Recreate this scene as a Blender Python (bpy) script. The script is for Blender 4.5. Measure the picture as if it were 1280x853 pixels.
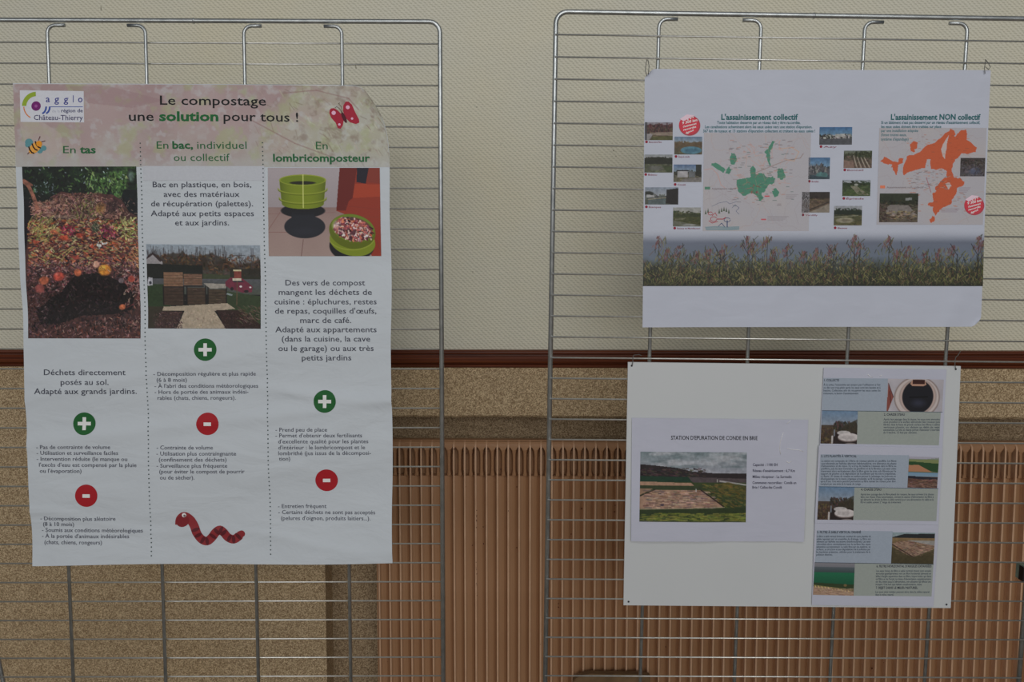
import bpy, bmesh, math, random
import numpy as np
from mathutils import Vector, Matrix

for _o in list(bpy.data.objects): bpy.data.objects.remove(_o)
sc = bpy.context.scene; C = sc.collection
# ------------------------------------------------------------------ camera, light, exposure
F, CX, CY = 1100.0, 640.0, 426.5
TH = math.atan(F/13400.0)
CAM = np.array([0.0, 0.0, 1.40])
cd = bpy.data.cameras.new('camera'); cam = bpy.data.objects.new('camera', cd); C.objects.link(cam)
cam.location = CAM; cam.rotation_euler = (math.pi/2-TH, 0, 0)
cd.sensor_fit = 'HORIZONTAL'; cd.sensor_width = 36; cd.lens = 36*F/1280; cd.clip_start = .01
sc.camera = cam
sc.view_settings.view_transform = 'Standard'; sc.view_settings.look = 'None'
sc.view_settings.gamma = 1; sc.view_settings.use_curve_mapping = False
sc.view_settings.exposure = -1.61
w = bpy.data.worlds.new('world'); sc.world = w; w.use_nodes = True
w.node_tree.nodes['Background'].inputs[0].default_value = (.80, .88, 1, 1)
w.node_tree.nodes['Background'].inputs[1].default_value = 0.20
def area(name, loc, target, sx, sy, power, col):
    l = bpy.data.lights.new(name, 'AREA'); l.shape = 'RECTANGLE'; l.size = sx; l.size_y = sy
    l.energy = power; l.color = col
    o = bpy.data.objects.new(name, l); C.objects.link(o); o.location = loc
    o.rotation_euler = (Vector(target)-Vector(loc)).to_track_quat('-Z', 'Y').to_euler()
area('window_and_fill_light', (-.6, -3.7, 2.25), (.1, 1.7, 1.25), 6.0, 2.4, 205, (1, .985, .955))  # added broad fill, stands in for room bounce and lifts wall between grids
area('window_and_fill_light', (-3.7, -3.5, 1.9), (-3.5, 1.5, 1.4), 1.3, 1.9, 62, (1, .985, .96))
area('window_and_fill_light', (1.3, -3.5, 2.0), (1.2, 1.5, 1.4), 3.4, 1.8, 110, (1, .985, .96))
area('overhead_fill', (.6, -.9, 3.3), (.4, 1.9, 1.2), 2.6, 1.0, 48, (1, .98, .95))  # added fill from above, keeps the niche shaded under its lip
LEVEL = 0.56          # radiance of a white surface facing the room, used to turn seen colours into surface colours

# ------------------------------------------------------------------ helpers
def lin(c):
    c = np.asarray(c, float)/255.0
    return np.where(c <= .04045, c/12.92, ((c+.055)/1.055)**2.4)
def alb(c): return np.clip(lin(c)/LEVEL, 0, .93)
def a4(c): return (*alb(c), 1.0)
class N:
    def __init__(s, name):
        s.m = bpy.data.materials.new(name); s.m.use_nodes = True; s.t = s.m.node_tree; s.b = s.t.nodes['Principled BSDF']
    def n(s, typ, **kw):
        x = s.t.nodes.new(typ)
        for k, v in kw.items():
            if k[0] == '_': setattr(x, k[1:], v)
            else: x.inputs[k.replace('_', ' ')].default_value = v
        return x
    def l(s, a, b): s.t.links.new(a, b)
    def math(s, op, a, b=None):
        x = s.t.nodes.new('ShaderNodeMath'); x.operation = op
        for i, v in enumerate((a, b)):
            if v is None: continue
            if isinstance(v, (int, float)): x.inputs[i].default_value = v
            else: s.l(v, x.inputs[i])
        return x.outputs[0]
    def ramp(s, fac, stops):
        r = s.t.nodes.new('ShaderNodeValToRGB'); e = r.color_ramp.elements
        while len(e) < len(stops): e.new(.5)
        for el, (p, c) in zip(e, stops): el.position = p; el.color = c
        s.l(fac, r.inputs[0]); return r.outputs[0]
    def mix(s, fac, a, b, blend='MIX'):
        x = s.t.nodes.new('ShaderNodeMix'); x.data_type = 'RGBA'; x.blend_type = blend
        for i, v in ((0, fac), (6, a), (7, b)):
            if hasattr(v, 'links'): s.l(v, x.inputs[i])
            else: x.inputs[i].default_value = v
        return x.outputs[2]
    def bump(s, h, strength, dist):
        x = s.n('ShaderNodeBump', Strength=strength, Distance=dist); s.l(h, x.inputs['Height']); s.l(x.outputs[0], s.b.inputs['Normal'])
def plain(name, col, rough=.6, spec=.3, metal=0.0, noise=0.0, nscale=40.0, coat=0.0):
    m = N(name); m.b.inputs['Roughness'].default_value = rough; m.b.inputs['Metallic'].default_value = metal
    m.b.inputs['Specular IOR Level'].default_value = spec; m.b.inputs['Coat Weight'].default_value = coat
    c = a4(col) if not metal else (*col, 1)
    tc = m.n('ShaderNodeTexCoord'); no = m.n('ShaderNodeTexNoise', Scale=nscale, Detail=3.0); m.l(tc.outputs['Object'], no.inputs[0])
    d = tuple(max(0, x*(1-noise)) for x in c[:3])+(1,); e = tuple(min(1, x*(1+noise)) for x in c[:3])+(1,)
    m.l(m.ramp(no.outputs[0], [(.3, d), (.7, e)]), m.b.inputs['Base Color'])
    return m.m
def link(name, me, mat=None, parent=None, **props):
    o = bpy.data.objects.new(name, me); C.objects.link(o)
    if mat is not None and me is not None and not me.materials: me.materials.append(mat)
    if parent is not None: o.parent = parent
    for k, v in props.items(): o[k] = v
    return o
def mesh(name, verts, faces, smooth=False):
    me = bpy.data.meshes.new(name); me.from_pydata([tuple(map(float, v)) for v in verts], [], faces)
    if smooth: me.shade_smooth()
    me.update(); return me
def tube_data(pts, r, n=8, closed=False):
    pts = [np.array(p, float) for p in pts]; V = []; Fc = []
    prev = None
    for i, p in enumerate(pts):
        a = pts[max(i-1, 0)]; b = pts[min(i+1, len(pts)-1)]
        t = b-a; t = t/(np.linalg.norm(t)+1e-12)
        if prev is None:
            u = np.cross(t, [0, 1, 0.0]);
            if np.linalg.norm(u) < .1: u = np.cross(t, [1, 0, 0.0])
        else: u = prev-t*np.dot(prev, t)
        u /= np.linalg.norm(u); prev = u; v = np.cross(t, u)
        rr = r[i] if hasattr(r, '__len__') else r
        for k in range(n):
            an = 2*math.pi*k/n; V.append(p+rr*(math.cos(an)*u+math.sin(an)*v))
    for i in range(len(pts)-1):
        for k in range(n):
            k2 = (k+1) % n; Fc.append((i*n+k, i*n+k2, (i+1)*n+k2, (i+1)*n+k))
    Fc.append(tuple(range(n-1, -1, -1))); Fc.append(tuple((len(pts)-1)*n+k for k in range(n)))
    return V, Fc
def tube(name, pts, r, n=8):
    V, Fc = tube_data(pts, r, n); return mesh(name, V, Fc, True)
def boxes(name, bs):
    V = []; Fc = []
    for (x0, x1, y0, y1, z0, z1) in bs:
        b = len(V); V += [(x, y, z) for z in (z0, z1) for (x, y) in ((x0, y0), (x1, y0), (x1, y1), (x0, y1))]
        Fc += [(b+3, b+2, b+1, b), (b+4, b+5, b+6, b+7), (b, b+1, b+5, b+4), (b+1, b+2, b+6, b+5), (b+2, b+3, b+7, b+6), (b+3, b, b+4, b+7)]
    return mesh(name, V, Fc)
def arc(cx, cz, r, a0, a1, n=7): return [(cx+r*math.cos(math.radians(a0+(a1-a0)*i/n)), 0, cz+r*math.sin(math.radians(a0+(a1-a0)*i/n))) for i in range(n+1)]

CT, ST = math.cos(TH), math.sin(TH)
def ray(px, py):
    px = np.asarray(px, float); py = np.asarray(py, float)
    u = (px-CX)/F; v = -(py-CY)/F
    return np.stack([u, CT+v*ST, -ST+v*CT], -1)
class Plane:
    def __init__(s, loc, yaw=0, lean=0, roll=0):
        s.M = Matrix.Translation(Vector(loc)) @ Matrix.Rotation(yaw, 4, 'Z') @ Matrix.Rotation(lean, 4, 'X') @ Matrix.Rotation(roll, 4, 'Y')
        m = np.array(s.M); s.R = m[:3, :3]; s.o = m[:3, 3]
    def at(s, px, py, depth=0.0):
        """local x, z where the line of sight through a measured point of the photograph meets the local plane y = depth"""
        d = ray(px, py) @ s.R; o = (CAM-s.o) @ s.R
        t = (depth-o[1])/d[..., 1]; P = o+d*t[..., None]
        return P[..., 0], P[..., 2]

# ------------------------------------------------------------------ structure: wall, dado rail, niche, floor
wall = Plane((0, 1.95, 0), yaw=-.021)
def wz(px, py, d=0.0): return float(wall.at(px, py, d)[1])
def wx(px, py, d=0.0): return float(wall.at(px, py, d)[0])
Z_RT, Z_RB = wz(640, 437), wz(640, 459.5)
Z_LIP = wz(640, 521.5); X_NI = wx(408, 760)
ND = .062
# woven glass-fibre wallpaper
m = N('woven_wallpaper'); tc = m.n('ShaderNodeTexCoord'); sx = m.n('ShaderNodeSeparateXYZ'); 
wn = m.n('ShaderNodeTexNoise', Scale=75.0, Detail=3.0); m.l(tc.outputs['Object'], wn.inputs[0])
m.l(tc.outputs['Object'], sx.inputs[0])
jit = m.math('MULTIPLY', m.math('SUBTRACT', wn.outputs[0], .5), 4.2)
P_, Q_ = .0104, .0047
X_ = m.math('MULTIPLY', sx.outputs['X'], 2*math.pi/P_); Z_ = m.math('MULTIPLY', sx.outputs['Z'], 2*math.pi/Q_)
wa = m.math('SINE', m.math('ADD', m.math('ADD', X_, m.math('MULTIPLY', Z_, .5)), jit))
wb = m.math('SINE', m.math('ADD', m.math('SUBTRACT', m.math('MULTIPLY', X_, .08), Z_), jit))
wc = m.math('MULTIPLY', m.math('ADD', m.math('MULTIPLY', wa, .7), m.math('MULTIPLY', wb, .5)), .5)
fn = m.n('ShaderNodeTexNoise', Scale=420.0, Detail=2.0); m.l(tc.outputs['Object'], fn.inputs[0])
hh = m.math('ADD', wc, m.math('MULTIPLY', fn.outputs[0], .9))
big = m.n('ShaderNodeTexNoise', Scale=2.2, Detail=4.0, Roughness=.6); m.l(tc.outputs['Object'], big.inputs[0])
base = m.ramp(big.outputs[0], [(.3, a4((176, 174, 163))), (.5, a4((178, 175, 161))), (.7, a4((180, 175, 157)))])
dk = m.ramp(hh, [(.0, (.74, .74, .71, 1)), (.3, (.90, .90, .89, 1)), (.75, (1.0, 1.0, 1.0, 1))])
m.l(m.mix(1.0, base, dk, 'MULTIPLY'), m.b.inputs['Base Color']); m.bump(hh, .55, .0010)
m.b.inputs['Roughness'].default_value = .75; m.b.inputs['Specular IOR Level'].default_value = .2
M_PAPER = m.m
# fine pebble render
def pebble(name, lo, mi, hi, scale):
    m = N(name); tc = m.n('ShaderNodeTexCoord'); v = m.n('ShaderNodeTexVoronoi', Scale=scale); m.l(tc.outputs['Object'], v.inputs['Vector'])
    nz = m.n('ShaderNodeTexNoise', Scale=scale*.85, Detail=3.0, Roughness=.7); m.l(tc.outputs['Object'], nz.inputs[0])
    sp = m.n('ShaderNodeSeparateColor'); m.l(v.outputs['Color'], sp.inputs[0])
    k = m.math('ADD', m.math('MULTIPLY', sp.outputs[0], .45), m.math('MULTIPLY', nz.outputs[0], .55))
    big = m.n('ShaderNodeTexNoise', Scale=3.0, Detail=3.0); m.l(tc.outputs['Object'], big.inputs[0])
    col = m.ramp(k, [(.28, a4(lo)), (.5, a4(mi)), (.74, a4(hi))])
    tint = m.ramp(big.outputs[0], [(.3, (1.0, .97, .92, 1)), (.7, (1, 1, 1, 1))])
    m.l(m.mix(1.0, col, tint, 'MULTIPLY'), m.b.inputs['Base Color'])
    m.bump(m.math('SUBTRACT', k, m.math('MULTIPLY', v.outputs['Distance'], .6)), .7, .0016)
    m.b.inputs['Roughness'].default_value = .85; m.b.inputs['Specular IOR Level'].default_value = .2
    return m.m
M_PEB = pebble('pebble_render', (106, 88, 66), (142, 124, 99), (176, 159, 131), 520)

def wobj(name, me, mat, parent=None, **k):
    o = link(name, me, mat, parent, **k)
    if parent is None: o.matrix_world = wall.M
    return o
XL, XR, ZT = -2.6, 2.6, 2.9
wl = wobj('wall_back', boxes('wall_back', [(XL, XR, 0, .25, Z_RB, ZT)]), M_PAPER, kind='structure')
# render below the rail, with the open radiator niche; its lower lip is slightly ragged
random.seed(3)
V = []; Fc = []
nx = 150; x0, x1 = X_NI, XR
for i in range(nx+1):
    x = x0+(x1-x0)*i/nx; e = random.uniform(-.0012, .0012)+.0006*math.sin(i*.35)
    V += [(x, -.006, Z_RB+.004), (x, -.006, Z_LIP+.004+e), (x, 0.0, Z_LIP-.001+e), (x, ND, Z_LIP+.002)]
for i in range(nx):
    for k in range(3): a = i*4+k; Fc.append((a, a+1, a+5, a+4))
wobj('wall_lower', mesh('apron', V, Fc), M_PEB, kind='structure', label='pebble render below the wooden rail')
wo = bpy.data.objects['wall_lower']
wobj('wall_panel', boxes('panel', [(XL, X_NI, -.006, .25, 0, Z_RB+.004)]), M_PEB, wo)
wobj('niche_back', boxes('niche_back', [(X_NI-.05, XR, ND, .25, 0, Z_LIP+.05)]), pebble('shaded_niche_render', (92, 77, 58), (124, 107, 86), (154, 138, 114), 520), wo, label='render at the back of the niche, recess shade in its colour')  # shade of the recess painted in as a darker copy of the render
# dado rail: moulded profile
prof = [(0, 0), (-.007, 0), (-.010, .0025), (-.0105, .006), (-.0085, .0085), (-.015, .0105), (-.019, .015), (-.020, .021), (-.0175, .0255), (-.0165, .027), (-.0165, .0295), (-.021, .031), (-.0235, .0335), (-.0235, .037), (-.021, .0395), (0, .0395)]
s_ = (Z_RT-Z_RB)/.0395
V = [(x, y, Z_RB+z*s_) for x in (XL, XR) for (y, z) in prof]; n_ = len(prof)
Fc = [(i, i+n_, i+1+n_, i+1) for i in range(n_-1)]
m = N('varnished_mahogany'); tc = m.n('ShaderNodeTexCoord'); mp = m.n('ShaderNodeMapping'); mp.inputs['Scale'].default_value = (2.5, 60, 260)
m.l(tc.outputs['Object'], mp.inputs[0]); nz = m.n('ShaderNodeTexNoise', Scale=1.5, Detail=5.0); m.l(mp.outputs[0], nz.inputs[0])
m.l(m.ramp(nz.outputs[0], [(.3, a4((52, 21, 10))), (.55, a4((74, 34, 17))), (.75, a4((96, 48, 26)))]), m.b.inputs['Base Color'])
m.b.inputs['Roughness'].default_value = .38; m.b.inputs['Specular IOR Level'].default_value = .35
wobj('trim_1', mesh('rail', V, Fc), m.m, kind='structure', label='reddish brown moulded wooden dado rail across the wall')
M_FLOOR = plain('grey_floor', (110, 100, 88), .5, .3, 0, .1, 8)
link('floor', boxes('floor', [(-3, 3, -3.2, 2.4, -.1, 0)]), M_FLOOR, kind='structure')

# small dark specks on the wallpaper
V = []; Fc = []
for (px, py, r) in [(596, 134, .9), (626, 181, .8), (767, 188.5, 1.1), (770, 195.5, .8), (682, 255, .8), (591, 340, .9), (706, 333, .9), (788, 246, .9), (658, 79.5, .7), (1271, 103, .9), (1067, 81.5, .9), (1055, 74, .7), (591, 341, .6), (764.5, 163, .6)]:
    x, z = wx(px, py), wz(px, py); b = len(V); r *= .00115
    V += [(x+r*math.cos(k*math.pi/4)*random.uniform(.7, 1.1), -.0006, z+r*1.1*math.sin(k*math.pi/4)) for k in range(8)]; Fc.append(tuple(range(b+7, b-1, -1)))
for (px, py, dx, dy) in [(126.3, 8.5, 0, 4.5), (444.6, 81, .6, 5), (1265, 84, 7, -1)]:
    a = (wx(px, py), wz(px, py)); b2 = (wx(px+dx, py+dy), wz(px+dx, py+dy)); b = len(V); t = .0006
    V += [(a[0]-t, -.0006, a[1]+t), (a[0]+t, -.0006, a[1]+t), (b2[0]+t, -.0006, b2[1]-t), (b2[0]-t, -.0006, b2[1]-t)]; Fc.append((b+3, b+2, b+1, b))
wobj('scuff_marks', mesh('scuffs', V, Fc), plain('scuff', (84, 78, 62)), wl, kind='stuff')

# ------------------------------------------------------------------ radiator
RD = -.030                                   # front of the fins stands out of the niche
PIT = .02418
m = N('brown_enamel'); tc = m.n('ShaderNodeTexCoord'); nz = m.n('ShaderNodeTexNoise', Scale=5.0, Detail=3.0); m.l(tc.outputs['Object'], nz.inputs[0])
m.l(m.ramp(nz.outputs[0], [(.3, a4((122, 90, 64))), (.7, a4((131, 99, 73)))]), m.b.inputs['Base Color'])
m.b.inputs['Roughness'].default_value = .42; m.b.inputs['Specular IOR Level'].default_value = .3
M_RAD = m.m
m = N('lit_fin_enamel'); tc = m.n('ShaderNodeTexCoord'); nz = m.n('ShaderNodeTexNoise', Scale=30.0, Detail=3.0); m.l(tc.outputs['Object'], nz.inputs[0])
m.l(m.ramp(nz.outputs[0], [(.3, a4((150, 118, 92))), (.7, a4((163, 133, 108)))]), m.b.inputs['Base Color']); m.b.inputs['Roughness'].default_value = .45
M_FIN = m.m  # light caught by the fin edges is painted in as paler enamel
rad = wobj('radiator', None, None, label='long brown enamelled finned radiator in the wall niche', category='radiator')
ZR = wz(620, 552.5, RD); X0 = wx(567.2, 575, RD)
kL = -7
xr0 = X0+kL*PIT-.003
Zb = .14
def fin_mesh():
    t = .0018; dpt = .017; V = []; Fc = []
    pr = [(dpt, ZR-.0002)]+[(dpt-dpt*math.sin(a), ZR-.016+.016*math.cos(a)) for a in np.linspace(.15, math.pi/2, 6)]+[(0, ZR-.05), (0, Zb+.01), (.006, Zb), (dpt, Zb)]
    n = len(pr)
    for x, ins in ((-t, 0), (t, 0)): V += [(x, RD+y, z) for y, z in pr]
    for i in range(n): j = (i+1) % n; Fc.append((i, i+n, j+n, j))
    Fc += [tuple(range(n)), tuple(range(2*n-1, n-1, -1))]
    return mesh('fin', V, Fc)
def chan_mesh():
    # one element between two fins: cap, oval opening with a rounded tube in it, closed channel below
    V = []; Fc = []; h = PIT/2
    def strip(xs, ys, z0, z1):
        b = len(V); n = len(xs)
        V.extend([(x, RD+y, z0) for x, y in zip(xs, ys)]); V.extend([(x, RD+y, z1) for x, y in zip(xs, ys)])
        for i in range(n-1): Fc.append((b+i+n, b+i, b+i+1, b+i+1+n))
    # cap leaning back, then curved shoulder
    xs = np.linspace(-h, h, 7)
    cap = [(ZR, .016), (ZR-.002, .0085), (ZR-.006, .0056), (ZR-.0116, .0052)]
    for (za, ya), (zb_, yb) in zip(cap[:-1], cap[1:]):
        b = len(V)
        V += [(x, RD+ya, za) for x in (-h, h)]+[(x, RD+yb, zb_) for x in (-h, h)]; Fc.append((b, b+2, b+3, b+1))
    # upper part: a narrow tube that flares into the cap, with a deep dark slot on either side
    zo0, zo1 = ZR-.012, ZR-.078
    xs = np.array([-h, -.0100, -.0080, -.0060, -.0046, -.0034, -.0020, 0, .0020, .0034, .0046, .0060, .0080, .0100, h])
    zs = [zo0+.0005, zo0-.0015, zo0-.004, zo0-.007, zo0-.011, zo0-.017, zo0-.026, zo1+.010, zo1+.004, zo1]
    b = len(V); nc = len(xs)
    for z in zs:
        wz_ = .0026+(h-.0020)*math.exp(-(zo0-z)/.0062); wz_ = wz_ if z > zo1+.005 else wz_+.0012
        for x in xs:
            k = np.clip((abs(x-.0006)-wz_)/.0028, 0, 1); k = k*k*(3-2*k)
            V.append((x, RD+.0052+.0021*(abs(x)/.004 if abs(x) < .004 else 1)*(zo0-z > .01)+.0190*k, z))
    for r in range(len(zs)-1):
        for k in range(nc-1): q = b+r*nc+k; Fc.append((q, q+nc, q+nc+1, q+1))
    b = len(V); V += [(x, RD+y, z) for x, y, z in ((-h, .0053, zo1), (h, .0053, zo1), (h, .027, zo1), (-h, .027, zo1))]; Fc.append((b, b+1, b+2, b+3))
    # closed channel below, shallow beside one fin and deeper before the next
    xs = [-h, -.0092, -.0040, .0020, .0068, .0090, h]; ys = [.0052, .0055, .0064, .0090, .0140, .0160, .0165]
    strip(xs, ys, Zb+.012, zo1)
    return mesh('channel', V, Fc)
fm, cm = fin_mesh(), chan_mesh()
NF = 74
wobj('back_plate', boxes('bp', [(xr0, xr0+NF*PIT+.004, RD+.0278, RD+.034, Zb, ZR-.001), (xr0, xr0+NF*PIT, RD+.034, RD+.07, Zb+.02, ZR-.02)]), M_RAD, rad)
wobj('top_rim', boxes('rim', [(xr0-.001, xr0+NF*PIT+.003, RD+.0145, RD+.034, ZR-.0015, ZR+.0012), (xr0-.003, xr0-.0005, RD+.004, RD+.034, Zb, ZR-.006)]), M_RAD, rad)
for i in range(NF+1):
    xx = X0+(kL+i)*PIT
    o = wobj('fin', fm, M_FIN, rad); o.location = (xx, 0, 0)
    if i < NF:
        o = wobj('channel', cm, M_RAD, rad); o.location = (xx+PIT/2, 0, 0)
# rust specks and chips
random.seed(11); V = []; Fc = []
sp = [(596.5+random.uniform(-1, 1), random.uniform(638, 665), .8) for _ in range(16)]+[(595.5+random.uniform(-.7, .7), random.uniform(700, 745), .6) for _ in range(8)]
sp += [(604, 659, .9), (604.5, 680, 1), (599.5, 696, 1.1), (590.5, 682, .9), (637, 632.5, 1.2), (635.5, 639, .8), (629, 691, 1.2), (653, 688.5, 1), (655, 715, 1.3), (653.5, 689, .8), (646, 685, 1.0), (572, 672.5, 1.0), (573, 730, 1.2), (571, 741, .7), (590, 568, 1.6), (604, 566, 1.8), (583.5, 567, 1.2), (567.5, 562, 1), (607, 561.5, .9), (620.5, 562, .9), (626, 587, 1.2), (631, 585.5, .9), (646, 609, .9), (678, 596, 1.4), (680, 568, 1.1), (727, 636, 1.3), (768, 640, 1.2), (769, 632, 1), (714, 668, 1), (698, 759.5, 1.2), (698, 755, .9), (723, 744, .9), (547, 838, 1.4), (549, 836, 1), (506, 746, 1.2), (507, 750, 1), (505, 743, .8), (832, 809, 1), (1090, 836, 1.4), (664, 663, .9), (666, 658, .7), (651, 632, 1.0), (616, 738, .7), (590, 735, .6)]
sp += [(random.uniform(570, 576), random.uniform(690, 735), .5) for _ in range(14)]+[(random.uniform(470, 1270), random.uniform(600, 850), .55) for _ in range(60)]
for (px, py, r) in sp:
    d = RD+.0083
    x, z = wx(px, py, d), wz(px, py, d); ph = ((x-X0)/PIT) % 1
    d = RD-.0003 if min(ph, 1-ph) < .08 else RD+.0093
    x, z = wx(px, py, d), wz(px, py, d); b = len(V); r *= .00125
    V += [(x+r*math.cos(k*math.pi/3), d, z+r*1.3*math.sin(k*math.pi/3)) for k in range(6)]; Fc.append(tuple(range(b+5, b-1, -1)))
wobj('rust_specks', mesh('specks', V, Fc), plain('rust', (62, 30, 18)), rad, kind='stuff')

# ------------------------------------------------------------------ wire grid panels
m = N('galvanised_steel'); tc = m.n('ShaderNodeTexCoord'); nz = m.n('ShaderNodeTexNoise', Scale=60.0, Detail=3.0); m.l(tc.outputs['Object'], nz.inputs[0])
m.l(m.ramp(nz.outputs[0], [(.3, (.40, .43, .44, 1)), (.7, (.56, .59, .60, 1))]), m.b.inputs['Base Color'])
m.b.inputs['Metallic'].default_value = .85; m.b.inputs['Roughness'].default_value = .36
M_ZN = m.m
M_WIRE = plain('zinc_wire', (.72, .72, .69), .30, .5, .75, .12, 80)
PITCH = .03593
pR = Plane((.4, 1.5, 1.81882), .0127, .02727, .01104)
pL = Plane((-.4, 1.577, 1.8305), .0096, -.00169, .00133)
def make_grid(pl, xs_frame, xs_bar, nrows, bar_front, label, swap):
    root = link('exhibition_grid', None, None, None, label=label, category='display stand', group='wire exhibition grids')
    root.matrix_world = pl.M
    xa, xb = xs_frame; r = .0042; zt = .0008 if bar_front < 0 else .0018; zb = -1.70; rc = .019
    sgn = -bar_front
    yfr = 0
    pts = [(xa, yfr, zb)]+[(x, yfr, z) for x, _, z in arc(xa+rc, zt-rc, rc, 180, 90)]+[(x, yfr, z) for x, _, z in arc(xb-rc, zt-rc, rc, 90, 0)]+[(xb, yfr, zb)]
    link('frame', tube('frame', pts, r, 10), M_ZN, root)
    link('bottom_rail', tube('rail', [(xa, 0, zb), (xb, 0, zb)], r, 10), M_ZN, root)
    # joint where the bent tube is closed on the top rail
    xj = float(pl.at(*((1017.5, 19) if swap else (242, 24)))[0])
    for q, xb_ in enumerate(xs_bar):
        d = 1 if q % 2 == 0 else -1            # hooked ends turn towards each other in pairs
        rb = .0032; rcb = .014; zt2 = zt-.0088; z_end = zb+.009
        s = d
        ar = arc(0, zt2-rcb, rcb, 180, 90, 6)
        pts = [(xb_, .0, z_end)]+[(xb_+s*(x+rcb), 0, z) for x, _, z in ar]+[(xb_+s*(rcb+.017), 0, zt2)]
        yb = bar_front*.0012
        pts = [(x, yb, z) for x, _, z in pts]
        link('vertical_bar', tube('bar', pts, rb, 8), M_ZN, root)
    yw = -bar_front*(.0046)
    me = tube('wire', [(xa-.001, 0, 0), ((xa+xb)/2, 0, 0), (xb+.001, 0, 0)], .0015, 6)
    for k in range(nrows):
        o = link('wire', me, M_WIRE, root); o.location = (0, yw, -PITCH*(k+1))
    # collar at the butt joint of the top rail
    link('joint', tube('joint', [(xj-.0012, 0, zt), (xj+.0012, 0, zt)], r+.0009, 10), M_ZN, root)
    for xx in (xa, xb):
        for s in (-1, 1):
            link('foot', tube('foot', [(xx, s*.004, zb+.12), (xx+.01, s*.12, zb-.02), (xx+.012, s*.20, zb-.085)], .006, 8), M_ZN, root)
    return root
xsR = [float(pR.at(a, b)[0]) for a, b in ((823.4, 75), (950.6, 70), (1079.8, 70), (1207, 70))]
gR = make_grid(pR, (-.32719, .53106), [-.15572, .01443, .18778, .35999], 43, 1, 'galvanised wire grid holding the landscape poster and the white board', True)
xsL = [float(pL.at(a, b, -.001)[0]) for a, b in ((60.5, 70), (182.8, 70), (305.5, 70), (427.7, 70))]
xfl = float(pL.at(552, 430)[0])
gL = make_grid(pL, (xfl-.858, xfl), xsL, 43, -1, 'galvanised wire grid on the left, behind the composting poster', False)
bx0, bz0 = pL.at(-2, 824, .03); bx1, bz1 = pL.at(6, 862, .03)
link('foot_brace', tube('brace', [(xfl-.858, .002, float(bz0)+.09), (float(bx0), .03, float(bz0)), (float(bx1), .03, float(bz1)), (float(bx1)+.03, .05, float(bz1)-.25)], .004, 8), M_ZN, gL)
# clamp joining the right frame to a neighbour
cx_, cz_ = pR.at(1283, 715)
cl = link('clamp', boxes('clamp', [(cx_-.012, cx_+.012, -.012, .012, cz_-.014, cz_+.014), (cx_+.012, cx_+.03, -.004, .004, cz_-.01, cz_+.01)]), plain('green_zinc', (98, 112, 104), .5, .4, 0, .2, 90), gR, label='dull green clamp on the right upright')
link('clamp_slot', boxes('slot', [(cx_-.0135, cx_-.0085, -.0128, .0, cz_-.0135, cz_+.012)]), plain('black_slot', (24, 18, 18)), cl)

# ------------------------------------------------------------------ sheets and flat print
class Sheet:
    """a sheet standing in front of a grid; z_off(px, py) is its unevenness in metres towards the room"""
    def __init__(s, pl, depth, bumpf=None, remap=None):
        s.pl, s.depth, s.bf, s.remap = pl, depth, bumpf, remap
    def pos(s, px, py, lift=0.0):
        px = np.asarray(px, float); py = np.asarray(py, float); extra = 0.0
        if s.remap is not None: px, py, extra = s.remap(px, py)
        x, z = s.pl.at(px, py, s.depth)
        y = s.depth-lift-extra-(s.bf(px, py) if s.bf is not None else 0.0)
        return np.stack([x, np.broadcast_to(y, x.shape), z], -1)
def bil(q, u, v):
    (a, b, c, d) = [np.array(p, float) for p in q]     # TL TR BR BL
    u = u[..., None]; v = v[..., None]
    return (a*(1-u)+b*u)*(1-v)+(d*(1-u)+c*u)*v
def grid_mesh(name, sh, q, nx, ny, lift, col=None, edge=None):
    u, v = np.meshgrid(np.linspace(0, 1, nx+1), np.linspace(0, 1, ny+1))
    P = bil(q, u, v)
    if edge is not None: P = edge(P, u, v)
    W = sh.pos(P[..., 0], P[..., 1], lift).reshape(-1, 3)
    me = bpy.data.meshes.new(name)
    i = np.arange(nx); j = np.arange(ny); I, J = np.meshgrid(i, j); a = (J*(nx+1)+I).ravel()
    Q = np.stack([a, a+nx+1, a+nx+2, a+1], -1).astype(np.int32)
    me.vertices.add(len(W)); me.vertices.foreach_set('co', W.astype(np.float32).ravel())
    me.loops.add(Q.size); me.loops.foreach_set('vertex_index', Q.ravel())
    me.polygons.add(len(Q)); me.polygons.foreach_set('loop_start', (np.arange(len(Q))*4).astype(np.int32))
    me.update(calc_edges=True); me.shade_smooth()
    if col is not None:
        at = me.color_attributes.new('print', 'FLOAT_COLOR', 'POINT')
        rgba = np.ones((len(W), 4), np.float32); rgba[:, :3] = col.reshape(-1, 3); at.data.foreach_set('color', rgba.ravel())
    return me
def print_material(name, rough=.5, spec=.3):
    m = N(name); a = m.n('ShaderNodeAttribute'); a.attribute_name = 'print'
    nz = m.n('ShaderNodeTexNoise', Scale=900.0, Detail=2.0); tc = m.n('ShaderNodeTexCoord'); m.l(tc.outputs['Object'], nz.inputs[0])
    g = m.ramp(nz.outputs[0], [(.3, (.93, .93, .93, 1)), (.7, (1, 1, 1, 1))])
    m.l(m.mix(1.0, a.outputs['Color'], g, 'MULTIPLY'), m.b.inputs['Base Color'])
    m.b.inputs['Roughness'].default_value = rough; m.b.inputs['Specular IOR Level'].default_value = spec; return m.m
M_PRINT = print_material('printed_ink')
_inks = {}
def ink(col):
    if col not in _inks: _inks[col] = plain('ink', col, .6, .25, 0, .03, 300)
    return _inks[col]
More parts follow.
